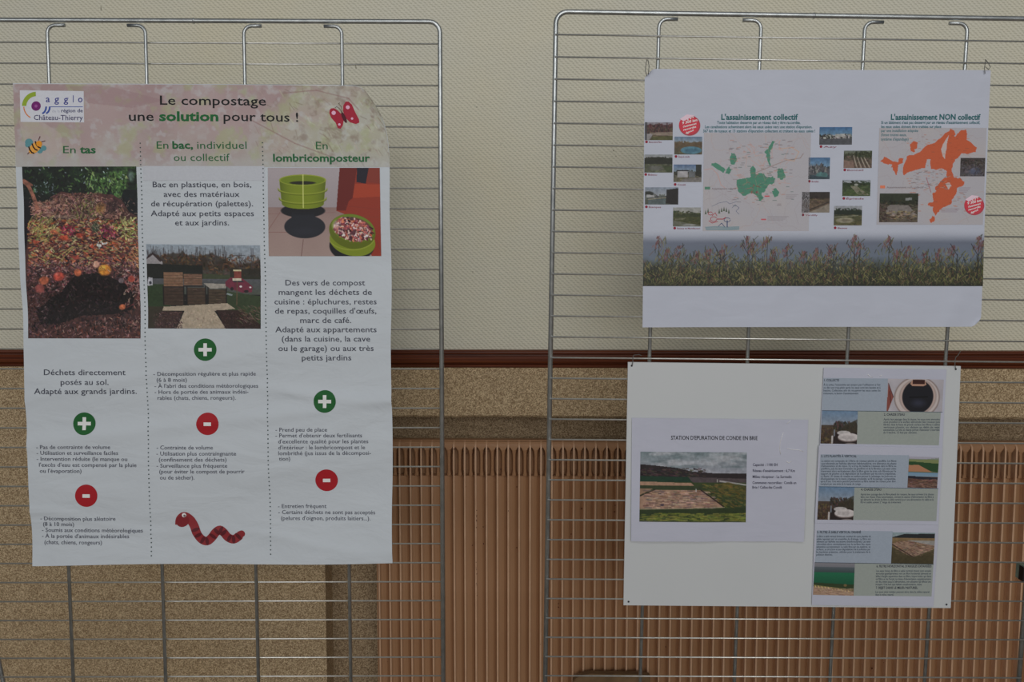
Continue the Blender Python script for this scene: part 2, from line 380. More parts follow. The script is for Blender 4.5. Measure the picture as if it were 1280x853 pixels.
def poly(name, sh, loops, lift, mat, parent, **k):
    bm = bmesh.new()
    for lp in loops:
        lp = [(float(x), float(y)) for x, y in lp]
        ar = sum(lp[i][0]*lp[(i+1) % len(lp)][1]-lp[(i+1) % len(lp)][0]*lp[i][1] for i in range(len(lp)))
        if ar > 0: lp = lp[::-1]
        bm.faces.new([bm.verts.new((x, y, 0)) for x, y in lp])
    if max(max(e.calc_length() for e in f.edges) if len(f.verts) < 6 else 99 for f in bm.faces) > 6 and len(loops) < 60:
        bmesh.ops.triangulate(bm, faces=bm.faces[:])
        for _ in range(4):
            le = [e for e in bm.edges if e.calc_length() > 5]
            if not le: break
            bmesh.ops.subdivide_edges(bm, edges=le, cuts=1); bmesh.ops.triangulate(bm, faces=bm.faces[:])
    V = np.array([v.co[:2] for v in bm.verts]); bm.verts.index_update(); Fc = [tuple(v.index for v in f.verts) for f in bm.faces]; bm.free()
    return link(name, mesh(name, sh.pos(V[:, 0], V[:, 1], lift), Fc), mat, parent, **k)
def circ(cx, cy, r, n=28, ry=None, rot=0, a0=0, a1=360):
    ry = ry or r; c, s = math.cos(math.radians(rot)), math.sin(math.radians(rot)); out = []
    full = abs(a1-a0) >= 360
    for i in range(n if full else n+1):
        a = math.radians(a0+(a1-a0)*i/n); x, y = r*math.cos(a), ry*math.sin(a); out.append((cx+c*x-s*y, cy+s*x+c*y))
    return out
def stroke(pts, w):
    """thin ribbon along a path, as separate quads"""
    out = []
    for (x0, y0), (x1, y1) in zip(pts[:-1], pts[1:]):
        d = math.hypot(x1-x0, y1-y0) or 1; nx_, ny_ = -(y1-y0)/d*w/2, (x1-x0)/d*w/2
        ex, ey = (x1-x0)/d*w*.25, (y1-y0)/d*w*.25
        out.append([(x0-ex+nx_, y0-ey+ny_), (x1+ex+nx_, y1+ey+ny_), (x1+ex-nx_, y1+ey-ny_), (x0-ex-nx_, y0-ey-ny_)])
    return out
TEXTS = []   # (sheet, parent, name, colour, lift, lines); all lettering is made in one go at the end
def lettering(sh, parent, col, lines, lift=.0005, bold=0.0, cap=7.0, shear=0.0, label=None):
    TEXTS.append((sh, parent, col, lines, lift, bold, cap, shear, label))
def build_text():
    obs = []
    for ti, (sh, parent, col, lines, lift, bold, cap, shear, label) in enumerate(TEXTS):
        for ln in lines:
            s, (x0, y0), x1 = ln[0], ln[1], ln[2]; bb = ln[3] if len(ln) > 3 and ln[3] is not None else bold
            y1 = ln[4] if len(ln) > 4 else y0
            cu = bpy.data.curves.new('t', 'FONT'); cu.body = s; cu.size = 1; cu.resolution_u = 2; cu.fill_mode = 'FRONT'; cu.offset = bb*.8
            o = bpy.data.objects.new('t', cu); C.objects.link(o); obs.append((ti, o, x0, y0, x1, y1, bb))
    bpy.context.view_layer.update(); dg = bpy.context.evaluated_depsgraph_get()
    acc = {}
    for ti, o, x0, y0, x1, y1, bb in obs:
        me = bpy.data.meshes.new_from_object(o.evaluated_get(dg)); n = len(me.vertices)
        co = np.empty(n*3); me.vertices.foreach_get('co', co); co = co.reshape(-1, 3)
        fs = [tuple(p.vertices) for p in me.polygons]
        t = TEXTS[ti]; cap, sh_ = t[6], t[7]
        if n == 0: continue
        ux0, ux1 = co[:, 0].min(), co[:, 0].max()
        px = (co[:, 0]-ux0)/(ux1-ux0); X = x0+px*(x1-x0); up = co[:, 1]/.73*cap
        X = X-up*sh_; Y = y0+px*(y1-y0)-up
        V, Fc_ = acc.setdefault(ti, ([], [])); em = cap/.73; k = bb*1.5*em
        for ox, oy in ((0, 0),):
            b = sum(len(v) for v in V)
            V.append(t[0].pos(X+ox, Y+oy, t[4])); Fc_ += [tuple(b+i for i in f) for f in fs]
        bpy.data.meshes.remove(me)
    for ti, (V, Fc_) in acc.items():
        t = TEXTS[ti]; k = {'label': t[8]} if t[8] else {}
        link('lettering', mesh('lettering', np.concatenate(V), Fc_), ink(t[2]), t[1], **k)
    for x in obs: cu = x[1].data; bpy.data.objects.remove(x[1]); bpy.data.curves.remove(cu)

# a little painter for the printed pictures: plain arrays of colour, one sample per print dot
RNG = np.random.default_rng(5)
class Cv:
    def __init__(s, W, H, res): s.W, s.H, s.r = W, H, res; s.nx, s.ny = int(W*res), int(H*res); s.x, s.y = np.meshgrid(np.linspace(0, W, s.nx+1), np.linspace(0, H, s.ny+1)); s.c = np.zeros(s.x.shape+(3,))
    def fill(s, c): s.c[:] = c
    def put(s, m, c, a=1.0):
        m = (m*a)[..., None]; s.c = s.c*(1-m)+np.array(c, float)*m
    def vg(s, y0, y1, c0, c1):
        t = np.clip((s.y-y0)/(y1-y0), 0, 1)[..., None]; m = ((s.y >= y0) & (s.y <= y1))[..., None]
        s.c = np.where(m, np.array(c0)*(1-t)+np.array(c1)*t, s.c)
    def noise(s, sc, seed=0, oct=3, sy=None):
        sy = sy or sc; out = 0; amp = 1; tot = 0; rg = np.random.default_rng(seed)
        for o in range(oct):
            gx, gy = s.x/sc*2**o, s.y/sy*2**o; g = rg.random((int(gy.max())+3, int(gx.max())+3))
            i, j = gx.astype(int), gy.astype(int); fx, fy = gx-i, gy-j; fx = fx*fx*(3-2*fx); fy = fy*fy*(3-2*fy)
            out = out+amp*((g[j, i]*(1-fx)+g[j, i+1]*fx)*(1-fy)+(g[j+1, i]*(1-fx)+g[j+1, i+1]*fx)*fy); tot += amp; amp *= .55
        return out/tot
    def pmask(s, pts):
        pts = np.array(pts, float); m = np.zeros(s.x.shape, bool)
        for (xa, ya), (xb, yb) in zip(pts, np.roll(pts, -1, 0)):
            if ya == yb: continue
            k = ((ya > s.y) != (yb > s.y)) & (s.x < (xb-xa)*(s.y-ya)/(yb-ya)+xa); m ^= k
        return m
    def poly(s, pts, c, a=1.0, wob=0): 
        s.put(s.pmask(pts).astype(float), c, a)
    def ell(s, cx, cy, rx, ry, c, a=1.0, soft=.3, rot=0):
        co, si = math.cos(rot), math.sin(rot); dx, dy = s.x-cx, s.y-cy
        d = np.sqrt(((co*dx+si*dy)/rx)**2+((-si*dx+co*dy)/ry)**2); s.put(np.clip((1-d)/max(soft, 1e-3)*1.0+.0, 0, 1), c, a)
    def ln(s, x0, y0, x1, y1, w, c, a=1.0):
        p = w+1; xa, xb = sorted((x0, x1)); ya, yb = sorted((y0, y1)); r = s.r
        i0, i1 = max(0, int((xa-p)*r)), min(s.nx, int((xb+p)*r))+1; j0, j1 = max(0, int((ya-p)*r)), min(s.ny, int((yb+p)*r))+1
        if i1 <= i0 or j1 <= j0: return
        X, Y = s.x[j0:j1, i0:i1], s.y[j0:j1, i0:i1]; L = (x1-x0)**2+(y1-y0)**2+1e-9
        t = np.clip(((X-x0)*(x1-x0)+(Y-y0)*(y1-y0))/L, 0, 1); d = np.hypot(X-x0-t*(x1-x0), Y-y0-t*(y1-y0))
        m = (np.clip((w/2-d)*r+.5, 0, 1)*a)[..., None]; s.c[j0:j1, i0:i1] = s.c[j0:j1, i0:i1]*(1-m)+np.array(c, float)*m
    def dabs(s, n, reg, cols, L=(2, 5), w=(.5, 1.2), ang=(0, math.pi), a=.9, jit=18):
        x0, y0, x1, y1 = reg[:4]; test = reg[4] if len(reg) > 4 else None
        for _ in range(n):
            x, y = RNG.uniform(x0, x1), RNG.uniform(y0, y1)
            if test and not test(x, y): continue
            c = np.array(cols[RNG.integers(len(cols))], float)+RNG.normal(0, jit, 1)+RNG.normal(0, 4, 3); l = RNG.uniform(*L); an = RNG.uniform(*ang)
            s.ln(x, y, x+l*math.cos(an), y+l*math.sin(an), RNG.uniform(*w), np.clip(c, 0, 255), a)
    def mul(s, n, amt): s.c = s.c*(1+amt*(n-.5)*2)[..., None]
    def done(s): return alb(np.clip(s.c, 0, 255))
def printed(name, sh, q, cv, parent, lift=.0004, **k):
    return link(name, grid_mesh(name, sh, q, cv.nx, cv.ny, lift, cv.done()), M_PRINT, parent, **k)
def rectq(x0, y0, x1, y1, s0=0.0, s1=None):   # rectangle whose sides lean like the sheet (dx per px down)
    s1 = s0 if s1 is None else s1; h = y1-y0
    return [(x0, y0), (x1, y0), (x1+s1*h, y1), (x0+s0*h, y1)]
def solid(q, sh, col, name, parent, lift=.0003, nx=8, ny=8, **k):
    return link(name, grid_mesh(name, sh, q, nx, ny, lift), ink(col), parent, **k)
def paper_mat(name, col, sx_=6., amt=.5, rough=.6, coat=0.):
    m = N(name); tc = m.n('ShaderNodeTexCoord'); mp = m.n('ShaderNodeMapping'); mp.inputs['Scale'].default_value = (1.0, 1, 2.2)
    m.l(tc.outputs['Object'], mp.inputs[0]); nz = m.n('ShaderNodeTexNoise', Scale=sx_, Detail=4.0, Distortion=.6); m.l(mp.outputs[0], nz.inputs[0])
    c = a4(col); m.l(m.ramp(nz.outputs[0], [(.35, tuple(x*.97 for x in c[:3])+(1,)), (.65, c)]), m.b.inputs['Base Color'])
    m.bump(nz.outputs[0], amt, .006); m.b.inputs['Roughness'].default_value = rough; m.b.inputs['Specular IOR Level'].default_value = .3; m.b.inputs['Coat Weight'].default_value = coat
    return m.m
def thick(o, t):
    me = o.data; cnt = np.zeros(len(me.edges), int)
    le = np.empty(len(me.loops), np.int32); me.loops.foreach_get('edge_index', le); np.add.at(cnt, le, 1)
    sh = me.attributes.get('sharp_edge') or me.attributes.new('sharp_edge', 'BOOLEAN', 'EDGE'); sh.data.foreach_set('value', cnt == 1)
    md = o.modifiers.new('thickness', 'SOLIDIFY'); md.thickness = t; md.offset = -1

# ================================================================== composting poster
def bf_L(px, py):
    u = (px-28)/462; v = (py-105)/600
    z = .0030*np.sin(py/23.+px/160.)*np.clip(v, 0, 1)+.0016*np.sin(py/11.+np.sin(px/70.)*1.6)*.35
    z = z+.0035*np.sin(px/95.+1.0)*np.clip(v-.1, 0, 1)+.0022*np.sin((px*.6+py)/37.)*np.clip((v-.45)*2, 0, 1)
    fold = np.exp(-((py-492-8*np.sin(px/60.))/7.)**2)*.0040*np.clip((px-300)/60, 0, 1)+np.exp(-((py-560+.12*px)/9.)**2)*.0028+np.exp(-((py-640-.10*px+6*np.sin(px/40.))/6.)**2)*.0020+np.exp(-((py-470+.2*(px-180))/6.)**2)*.0016*np.clip((330-px)/80, 0, 1)
    return z+fold+.004*np.sin(np.clip(u, 0, 1)*math.pi)
def rm_L(px, py):                        # the top right corner is curled backwards round a slanting line
    ax, ay, bx, by = 428., 98., 489., 246.
    L = math.hypot(bx-ax, by-ay); nx_, ny_ = (by-ay)/L, -(bx-ax)/L
    s = (px-ax)*nx_+(py-ay)*ny_; t = np.clip(((px-ax)*(bx-ax)+(py-ay)*(by-ay))/L/L, 0, 1)
    R = 14+14*np.sin(t*math.pi)
    f = np.where(s > 0, R*np.sin(np.minimum(s/R, math.pi/2)), s)
    dz = np.where(s > 0, -.011*(1-np.cos(np.minimum(np.maximum(s, 0)/R, math.pi/2))), 0)
    return px+(f-s)*nx_, py+(f-s)*ny_, dz
SL = Sheet(pL, -.024, bf_L, rm_L)
M_P1 = paper_mat('poster_paper', (164, 170, 176), 9, .8)
shL = lambda x: .043-.035*(x-28)/462
def edge_L(P, u, v):
    P = P.copy(); P[..., 0] += .9*np.sin(v*19)*(u > .99)+.6*np.sin(v*13+1)*(u < .01); P[..., 1] += 1.3*np.sin(u*7+2.6)*(v > .99); return P
qL = [(15.5, 104), (487, 107.5), (491, 703.5), (41.5, 706.5)]
po = link('composting_poster', grid_mesh('composting_poster', SL, qL, 120, 150, 0, None, edge_L), M_P1,
          label='tall composting poster with a compost heap photo and a curled corner, on the left grid', category='poster')
thick(po, .0004)
# --- header: pale photograph of bark and blossom fading into the paper
q = [(16, 105), (486.6, 108), (487.8, 209), (20.4, 209)]
cv = Cv(471, 104, 1.35); cv.fill((160, 142, 142))
cv.put(np.clip(cv.noise(60, 1)*1.6-.5, 0, 1), (142, 118, 120), .8)
t = np.clip((cv.x-300)/110+(cv.noise(40, 2)-.5)*1.4+(cv.y-60)/160, 0, 1); cv.put(t, (158, 160, 140), .8)
cv.put(np.clip((cv.y-45)/60, 0, 1)*np.clip((cv.noise(30, 3)-.25)*2.5, 0, 1), (160, 160, 152), .85)
cv.put(np.clip((cv.noise(15, 4, 4)-.56)*7, 0, 1), (166, 166, 166), .40)
cv.put(np.clip((cv.noise(9, 5, 3)-.60)*8, 0, 1), (174, 178, 182), .42)
cv.put(np.clip((cv.noise(20, 6, 4)-.58)*7, 0, 1), (150, 156, 118), .55)
cv.put(np.clip((cv.noise(11, 16, 4)-.58)*6, 0, 1)*np.clip((cv.x-290)/70, 0, 1), (122, 106, 96), .55)
cv.put(np.clip((cv.noise(7, 26, 3)-.58)*6, 0, 1)*np.clip((cv.x-300)/70, 0, 1), (176, 178, 166), .45)
cv.poly([(6, 46), (30, 44), (58, 62), (60, 80), (40, 100), (16, 90)], (170, 158, 152), .55)
cv.poly([(70, 3), (120, 2), (190, 20), (150, 30), (95, 24)], (136, 108, 112), .35)
cv.dabs(120, (300, 2, 470, 100), [(112, 92, 84), (150, 130, 122), (170, 172, 150)], (4, 14), (.7, 1.6), (.3, 1.4), .35)
for p0, p1 in (((340, 10), (380, 6)), ((380, 6), (420, 16)), ((420, 16), (432, 30)), ((330, 62), (352, 74)), ((352, 74), (400, 92)), ((290, 40), (330, 62))): cv.ln(*p0, *p1, 1.6, (128, 98, 96), .5)
cv.put(np.clip((cv.y-84)/22, 0, 1)*.6, (162, 162, 164), 1)
cv.c *= .94
hp = printed('header_print', SL, q, cv, po, .0003, label='faded pink and green header photograph')
solid([(179.3, 208), (331, 208), (331.6, 226), (180, 226)], SL, (160, 163, 170), 'text_panel', po, .0005)
# --- compost heap photograph
cv = Cv(143, 214, 2.0); W_, H_ = 143, 214; cv.fill((26, 20, 24))
cv.vg(0, 62, (20, 28, 24), (22, 26, 24))
cv.put(np.clip((cv.noise(14, 11)-.42)*4, 0, 1)*(cv.y < 45), (28, 48, 30), .8)
cv.put(np.clip((cv.x-78)/18, 0, 1)*np.clip((cv.noise(9, 12)-.35)*4, 0, 1)*(cv.y < 40), (70, 110, 52), .8)
cv.dabs(260, (0, 0, 143, 34), [(14, 20, 22), (50, 82, 40), (24, 40, 26), (90, 130, 66), (16, 22, 20)], (1, 4), (.7, 2), (0, 3.1), .7)
cv.dabs(150, (80, 6, 130, 36), [(104, 150, 70), (80, 120, 60), (140, 170, 100), (24, 44, 22)], (1, 4), (.8, 1.8), (.8, 2.2), .8)
cv.dabs(26, (0, 0, 130, 26), [(170, 190, 200), (130, 150, 170)], (.5, 2), (.6, 1.4), (0, 3), .8)
cv.ell(136, 12, 5, 9, (130, 160, 150), .6, .6)
cv.dabs(34, (14, 20, 40, 34), [(120, 140, 150), (60, 90, 70)], (.5, 2), (.6, 1.2), (0, 3), .7)
cv.poly([(126, 29), (143, 29), (143, 62), (130, 58), (122, 40)], (14, 20, 26), .95); cv.poly([(0, 40), (9, 42), (10, 100), (0, 110)], (20, 16, 26), .9)
cols_t = [(150, 98, 84), (126, 84, 76), (176, 124, 108), (100, 66, 60), (60, 38, 44), (134, 104, 76)]
edge_top = lambda x: 56-26*math.exp(-((x-60)/38.)**4)-6*math.sin(x/9.)-(20 if 70 < x < 120 else 0)*.2
cv.poly([(0, 112), (8, 70), (16, 52), (34, 48), (38, 36), (48, 31), (62, 34), (72, 32), (82, 36), (100, 34), (112, 35), (124, 42), (132, 56), (143, 62), (143, 214), (0, 214)], (74, 44, 42), 1)
cv.dabs(900, (26, 32, 124, 66, lambda x, y: y > 30+.012*(x-70)**2*.5), cols_t, (2, 7), (.6, 1.3), (0, 3.14), .85)
cv.dabs(130, (8, 44, 34, 62), cols_t[:3], (3, 9), (.6, 1.4), (-.6, .8), .85)
for a_, b_, w_ in (((1, 18), (7, 24), 5), ((7, 24), (12, 36), 4.5), ((12, 36), (17, 52), 5), ((2, 17), (11, 23), 3)): cv.ln(*a_, *b_, w_, (150, 92, 74), .9)
cv.dabs(160, (57, 35, 99, 69, lambda x, y: ((x-78.0)/18.0)**2+((y-52.0)/14.0)**2 < RNG.uniform(.3, 1.5)), [(104, 110, 54), (130, 128, 70), (74, 66, 40)], (2, 6), (.7, 1.3), (.6, 2.6), .8)
cv.ell(97, 52, 8, 9, (150, 104, 48), .7, .6); cv.ell(112, 50, 10, 12, (44, 24, 30), .75, .6); cv.ell(94, 36, 9, 5, (88, 46, 44), .7, .5)
cv.ell(48, 68, 20, 7, (30, 18, 26), .8, .5); cv.ell(40, 62, 8, 4, (30, 16, 22), .8, .5); cv.dabs(50, (26, 60, 60, 64), [(150, 120, 100)], (3, 9), (.4, .8), (-.2, .3), .6)
mid = [(176, 84, 50), (196, 96, 56), (120, 56, 44), (150, 120, 66), (134, 64, 56), (84, 44, 44), (58, 30, 36), (168, 134, 96), (104, 40, 44), (44, 26, 28), (150, 150, 90)]
cv.dabs(2100, (4, 66, 143, 124), mid, (1.5, 6), (.8, 2.2), (-.6, .8), .85)
cv.dabs(240, (3, 59, 43, 95, lambda x, y: ((x-23.0)/17.0)**2+((y-77.0)/15.0)**2 < RNG.uniform(.3, 1.5)), [(150, 148, 74), (170, 166, 96), (104, 110, 50), (176, 120, 76)], (3, 9), (.7, 1.4), (-1.3, -.2), .85)
cv.dabs(260, (113, 59, 146, 91, lambda x, y: ((x-129.5)/13.5)**2+((y-75.0)/13.0)**2 < RNG.uniform(.3, 1.5)), [(176, 178, 96), (140, 146, 70), (196, 196, 120), (90, 92, 40)], (1, 4), (.8, 1.8), (0, 3), .9)
cv.dabs(70, (42, 69, 67, 87, lambda x, y: ((x-54.5)/9.5)**2+((y-78.0)/6.0)**2 < RNG.uniform(.3, 1.5)), [(160, 30, 66), (120, 20, 52), (190, 60, 90)], (1, 3), (1, 2), (0, 3), .9)
cv.dabs(110, (94, 69, 119, 93, lambda x, y: ((x-106.5)/9.5)**2+((y-81.0)/9.0)**2 < RNG.uniform(.3, 1.5)), [(140, 30, 70), (100, 24, 54), (180, 70, 100)], (1, 3), (1, 2), (0, 3), .9)
cv.ell(90, 76, 6, 7, (46, 66, 46), .9, .4); cv.dabs(20, (80, 68, 96, 84), [(170, 150, 110)], (4, 8), (.5, .8), (.7, 1.4), .7)
for x, y, a, b, c in ((50, 89, 7, 4, (206, 74, 44)), (38, 82, 7, 3.5, (196, 96, 60)), (70, 86, 7, 4, (184, 62, 42)), (14, 94, 5, 3, (190, 74, 50)), (85, 99, 4.5, 3.5, (206, 70, 46)), (30, 106, 6, 3, (170, 74, 50)), (64, 113, 7, 3, (176, 66, 52))): cv.ell(x, y, a, b, c, .9, .5, .2)
cv.dabs(60, (87, 89, 107, 105, lambda x, y: ((x-97.0)/7.0)**2+((y-97.0)/5.0)**2 < RNG.uniform(.3, 1.5)), [(206, 206, 196), (180, 180, 176), (220, 220, 214)], (1, 2.5), (1, 2), (0, 3), .95)
for p in ((44, 118, 62, 100), (30, 108, 48, 116), (34, 102, 24, 112), (60, 100, 40, 114)): cv.ln(*p, 1.5, (176, 160, 90), .85)
cv.dabs(60, (119, 97, 146, 125, lambda x, y: ((x-132.5)/10.5)**2+((y-111.0)/11.0)**2 < RNG.uniform(.3, 1.5)), [(176, 110, 70), (190, 140, 90)], (6, 14), (.5, 1), (.5, 1.2), .7)
low = [(120, 70, 76), (150, 104, 104), (70, 44, 54), (92, 50, 56), (170, 134, 134), (46, 28, 36), (140, 66, 60)]
cv.dabs(1100, (2, 118, 143, 156), low, (1, 4), (.7, 1.6), (0, 3.1), .85)
cv.poly([(52, 146), (62, 136), (92, 132), (108, 138), (124, 146), (136, 160), (132, 178), (110, 184), (70, 186), (40, 196), (16, 196), (10, 180), (30, 164), (44, 156)], (22, 15, 17), .94)
cv.dabs(420, (4, 130, 140, 204), [(22, 15, 17), (16, 10, 14), (34, 22, 24)], (1, 5), (.8, 2.2), (0, 3.1), .7)
cv.dabs(620, (12, 134, 136, 200), [(34, 22, 24), (16, 10, 14), (64, 42, 44)], (1, 4), (.8, 1.8), (0, 3.1), .6)
cv.dabs(650, (0, 176, 143, 214, lambda x, y: (y > 202-x*.14)), [(104, 66, 66), (134, 92, 88), (60, 38, 42), (34, 20, 24), (160, 120, 110), (120, 60, 44)], (1, 4), (.6, 1.4), (0, 3.1), .85)
cv.dabs(260, (0, 150, 24, 214), [(70, 46, 52), (30, 18, 24), (100, 72, 74)], (1, 3), (.6, 1.2), (0, 3), .8)
cv.dabs(120, (121, 131, 146, 183, lambda x, y: ((x-133.5)/9.5)**2+((y-157.0)/23.0)**2 < RNG.uniform(.3, 1.5)), [(160, 110, 100), (120, 60, 60), (176, 140, 130)], (2, 5), (.6, 1.4), (0, 3), .85)
for x, y, a, b, c in ((42, 137, 8.5, 6.5, (196, 70, 54)), (66, 132, 5.5, 5.5, (206, 100, 60)), (23, 142, 8, 6, (186, 92, 60)), (17, 152, 7, 6.5, (160, 76, 70)), (89, 122, 5, 4.8, (206, 150, 126)), (100, 129, 9.5, 8, (226, 140, 38)), (120, 175, 5, 4, (196, 100, 60)), (97, 126, 5, 4, (238, 170, 60)), (120, 142, 4, 4, (120, 104, 110)), (133, 140, 5, 5, (190, 74, 60))): cv.ell(x, y, a, b, c, .95, .35, -.3)
cv.ell(40, 134, 4, 2, (216, 110, 96), .6, .6); cv.ell(103, 132, 5, 4, (206, 106, 36), .5, .7)
cv.dabs(700, (8, 36, 140, 130), [(40, 26, 28), (28, 18, 20), (176, 140, 120), (90, 60, 56), (190, 160, 140)], (1, 4), (.5, 1.0), (0, 3.1), .7)
cv.mul(cv.noise(3, 40, 2), .3); cv.c = cv.c*.76+cv.c.mean(-1, keepdims=True)*.12
printed('photo_print', SL, [(28, 208.5), (171.5, 208.5), (177.5, 423), (36, 423)], cv, po, .0005, label='photograph of a compost heap with peelings and an orange')
# --- wooden compost bins photograph
cv = Cv(142, 105, 2.0); cv.vg(0, 40, (140, 152, 164), (134, 136, 140))
cv.put(np.clip((cv.noise(12, 51)+.45-abs(cv.y-26)/22-.5)*4, 0, 1)*(cv.y < 45), (58, 44, 38), .85)
tre = 12+9*(cv.noise(9, 57, 3, 400)-.5)*2+8*np.clip((cv.x-82)/20, 0, 1); cv.put(np.clip((cv.y-tre)*.5, 0, 1)*(cv.y < 50), (50, 42, 34), .8)
for k in range(90): x = RNG.uniform(2, 100); cv.ln(x, RNG.uniform(18, 26), x+RNG.uniform(-2, 2), RNG.uniform(1, 12), .7, (50, 44, 46), .6)
cv.dabs(420, (10, 12, 142, 38), [(88, 60, 38), (60, 48, 34), (104, 70, 44), (40, 40, 28), (74, 50, 44)], (1, 4), (.8, 2), (0, 3), .65)
for x in (116, 118, 131, 133): cv.ln(x, 30, x, 10 if x < 120 else 4, 1.0, (60, 56, 62), .7)
cv.ln(110, 13, 123, 13, .8, (60, 56, 60), .8); cv.ln(60, 3, 140, 16, .4, (90, 96, 104), .7)
cv.poly([(0, 18), (8, 12), (20, 22), (20, 25), (0, 25)], (150, 146, 150), .9); cv.poly([(0, 16), (8, 10), (20, 20), (17, 22), (8, 13), (0, 19)], (46, 34, 36), .9)
cv.poly([(0, 24), (70, 26), (70, 46), (0, 43)], (20, 24, 22), .9); cv.poly([(70, 36), (104, 38), (142, 40), (142, 50), (70, 47)], (58, 66, 46), .9)
cv.poly([(104, 30), (142, 30), (142, 46), (104, 42)], (34, 34, 28), .7)
cv.vg(43, 62, (78, 80, 86), (66, 74, 60)); cv.poly([(0, 44), (142, 48), (142, 105), (0, 105)], (74, 74, 80), .3)
cv.poly([(0, 50), (22, 50), (30, 80), (0, 84)], (42, 58, 36), .95); cv.poly([(98, 58), (142, 64), (142, 105), (98, 105)], (46, 60, 36), .95)
cv.poly([(0, 78), (30, 78), (30, 105), (0, 105)], (52, 46, 36), .9)
cv.poly([(2, 41), (7, 42), (7, 51), (0, 52)], (190, 190, 200), .9); cv.ell(4, 48, 2, 2.4, (40, 40, 50), .9)
for (a, b, c, d, col) in ((21, 35, 45, 53, (122, 92, 72)), (46, 37, 69, 51, (112, 84, 68)), (20, 54, 46, 76, (60, 46, 38)), (50, 54, 73, 75, (64, 50, 40)), (77, 56, 99, 74, (66, 54, 42))):
    cv.poly([(a, b), (c, b), (c, d), (a, d)], col, 1)
    for k in range(4): yy = b+(d-b)*(k+1)/5; cv.ln(a, yy, c, yy, .6, tuple(v*.6 for v in col), .8)
    cv.dabs(30, (a, b, c-3, d), [tuple(v*1.15 for v in col), tuple(v*.8 for v in col)], (2, 6), (.5, 1), (-.1, .1), .5)
for x in (20, 45.5, 49.5, 73, 76, 99): cv.ln(x, 52, x, 75, 1.6, (26, 22, 22), .9)
cv.ln(21, 53, 45, 53, 1.4, (26, 22, 24), .9); cv.ln(46, 52, 70, 52, 1.6, (26, 22, 24), .9); cv.poly([(70, 48), (98, 49), (99, 54), (79, 55)], (150, 144, 136), .95)
cv.poly([(20, 78), (100, 73), (110, 80), (84, 83), (98, 105), (36, 105), (46, 83), (18, 83)], (162, 148, 130), 1); cv.dabs(160, (40, 80, 90, 105, lambda x, y: 46-(y-83)*.4 < x < 84+(y-83)*.6), [(176, 162, 144), (140, 126, 110)], (1, 2), (.6, 1.2), (0, 3), .5)
cv.poly([(16, 84), (44, 84), (34, 105), (8, 105)], (58, 40, 38), .95); cv.poly([(86, 82), (118, 82), (142, 100), (142, 105), (98, 105)], (44, 28, 26), .97)
cv.dabs(300, (8, 84, 42, 105), [(84, 62, 58), (44, 30, 32)], (1, 3), (.5, 1), (0, 3), .7); cv.dabs(240, (92, 84, 138, 105, lambda x, y: x-92 < 60 and y-84 < 30 and x > 86+(y-82)*.5), [(64, 40, 38), (36, 22, 22)], (1, 3), (.5, 1), (0, 3), .7)
cv.dabs(120, (112, 76, 140, 96), [(120, 88, 84), (88, 66, 58), (60, 66, 44)], (2, 6), (.5, 1), (.2, .8), .7)
cv.poly([(98, 46), (104, 41), (118, 41), (126, 47), (132, 52), (131, 59), (120, 60), (104, 55), (98, 51)], (104, 40, 58), 1); cv.poly([(106, 43), (117, 43), (122, 47), (108, 47)], (40, 40, 52), .9)
cv.ell(117, 52, 2, 1.5, (220, 220, 220), .9); cv.ell(129, 53, 1.6, 1.2, (220, 220, 220), .9); cv.ell(106, 55, 2.4, 2.6, (24, 20, 26), .9); cv.ell(124, 58, 3.4, 2, (24, 20, 26), .9)
cv.poly([(108, 31), (118, 31), (118, 33), (108, 33)], (196, 184, 150), 1); cv.poly([(109, 33), (118, 33), (118, 42), (109, 42)], (120, 60, 52), 1); cv.poly([(107, 42), (118, 42), (118, 45), (107, 45)], (196, 190, 170), 1); cv.ln(112.5, 46, 112, 75, 1.3, (90, 70, 52), .9)
cv.poly([(100, 60), (107, 62), (106, 64), (99, 62)], (150, 160, 170), .7); cv.mul(cv.noise(2.5, 60, 2), .12); cv.c *= .9
printed('photo_print', SL, [(184, 305.5), (325.8, 307), (326.6, 411), (186.4, 410.5)], cv, po, .0005, label='photograph of wooden compost bins and a parked car')
# --- worm composter photograph
cv = Cv(142, 111, 2.0); cv.vg(0, 52, (146, 138, 142), (136, 128, 132)); cv.vg(50, 111.1, (120, 98, 95), (138, 119, 114))
cv.put(cv.noise(25, 70)*.5*(cv.y > 50), (146, 128, 122), 1)
cv.poly([(91, 0), (142, 0), (142, 111), (130, 111), (106, 62), (86, 54)], (124, 42, 27), 1); cv.poly([(91, 0), (113, 0), (107, 38), (102, 42), (98, 54), (86, 54)], (88, 26, 22), 1)
cv.poly([(113, 0), (128, 0), (124, 20), (112, 18)], (26, 22, 34), 1); cv.poly([(128, 0), (142, 0), (142, 20), (126, 18)], (112, 44, 34), 1); cv.ln(97, 48, 142, 52, .6, (110, 40, 30), .8); cv.ln(108, 62, 142, 62, .6, (110, 50, 36), .7); cv.poly([(107, 38), (142, 36), (142, 21), (110, 20)], (156, 60, 34), .6)
cv.ln(0, 81, 44, 81, .7, (110, 76, 72), .8); cv.ln(15, 56, 0, 78, .7, (110, 76, 72), .8); cv.ln(44, 90, 41, 111, .7, (80, 50, 50), .8); cv.ln(0, 58, 84, 56, .8, (120, 92, 90), .7); cv.ln(60, 84, 84, 70, .5, (120, 92, 88), .4); cv.ln(136, 90, 142, 106, .6, (90, 50, 44), .7)
cv.ell(44, 54, 29, 9, (18, 18, 24), 1, .08); cv.poly([(30, 56), (58, 56), (60, 76), (28, 76)], (24, 26, 34), 1); cv.ell(46, 74, 26.5, 15, (26, 28, 36), 1, .05); cv.ell(46, 80, 22, 7, (36, 38, 48), .5, .7)
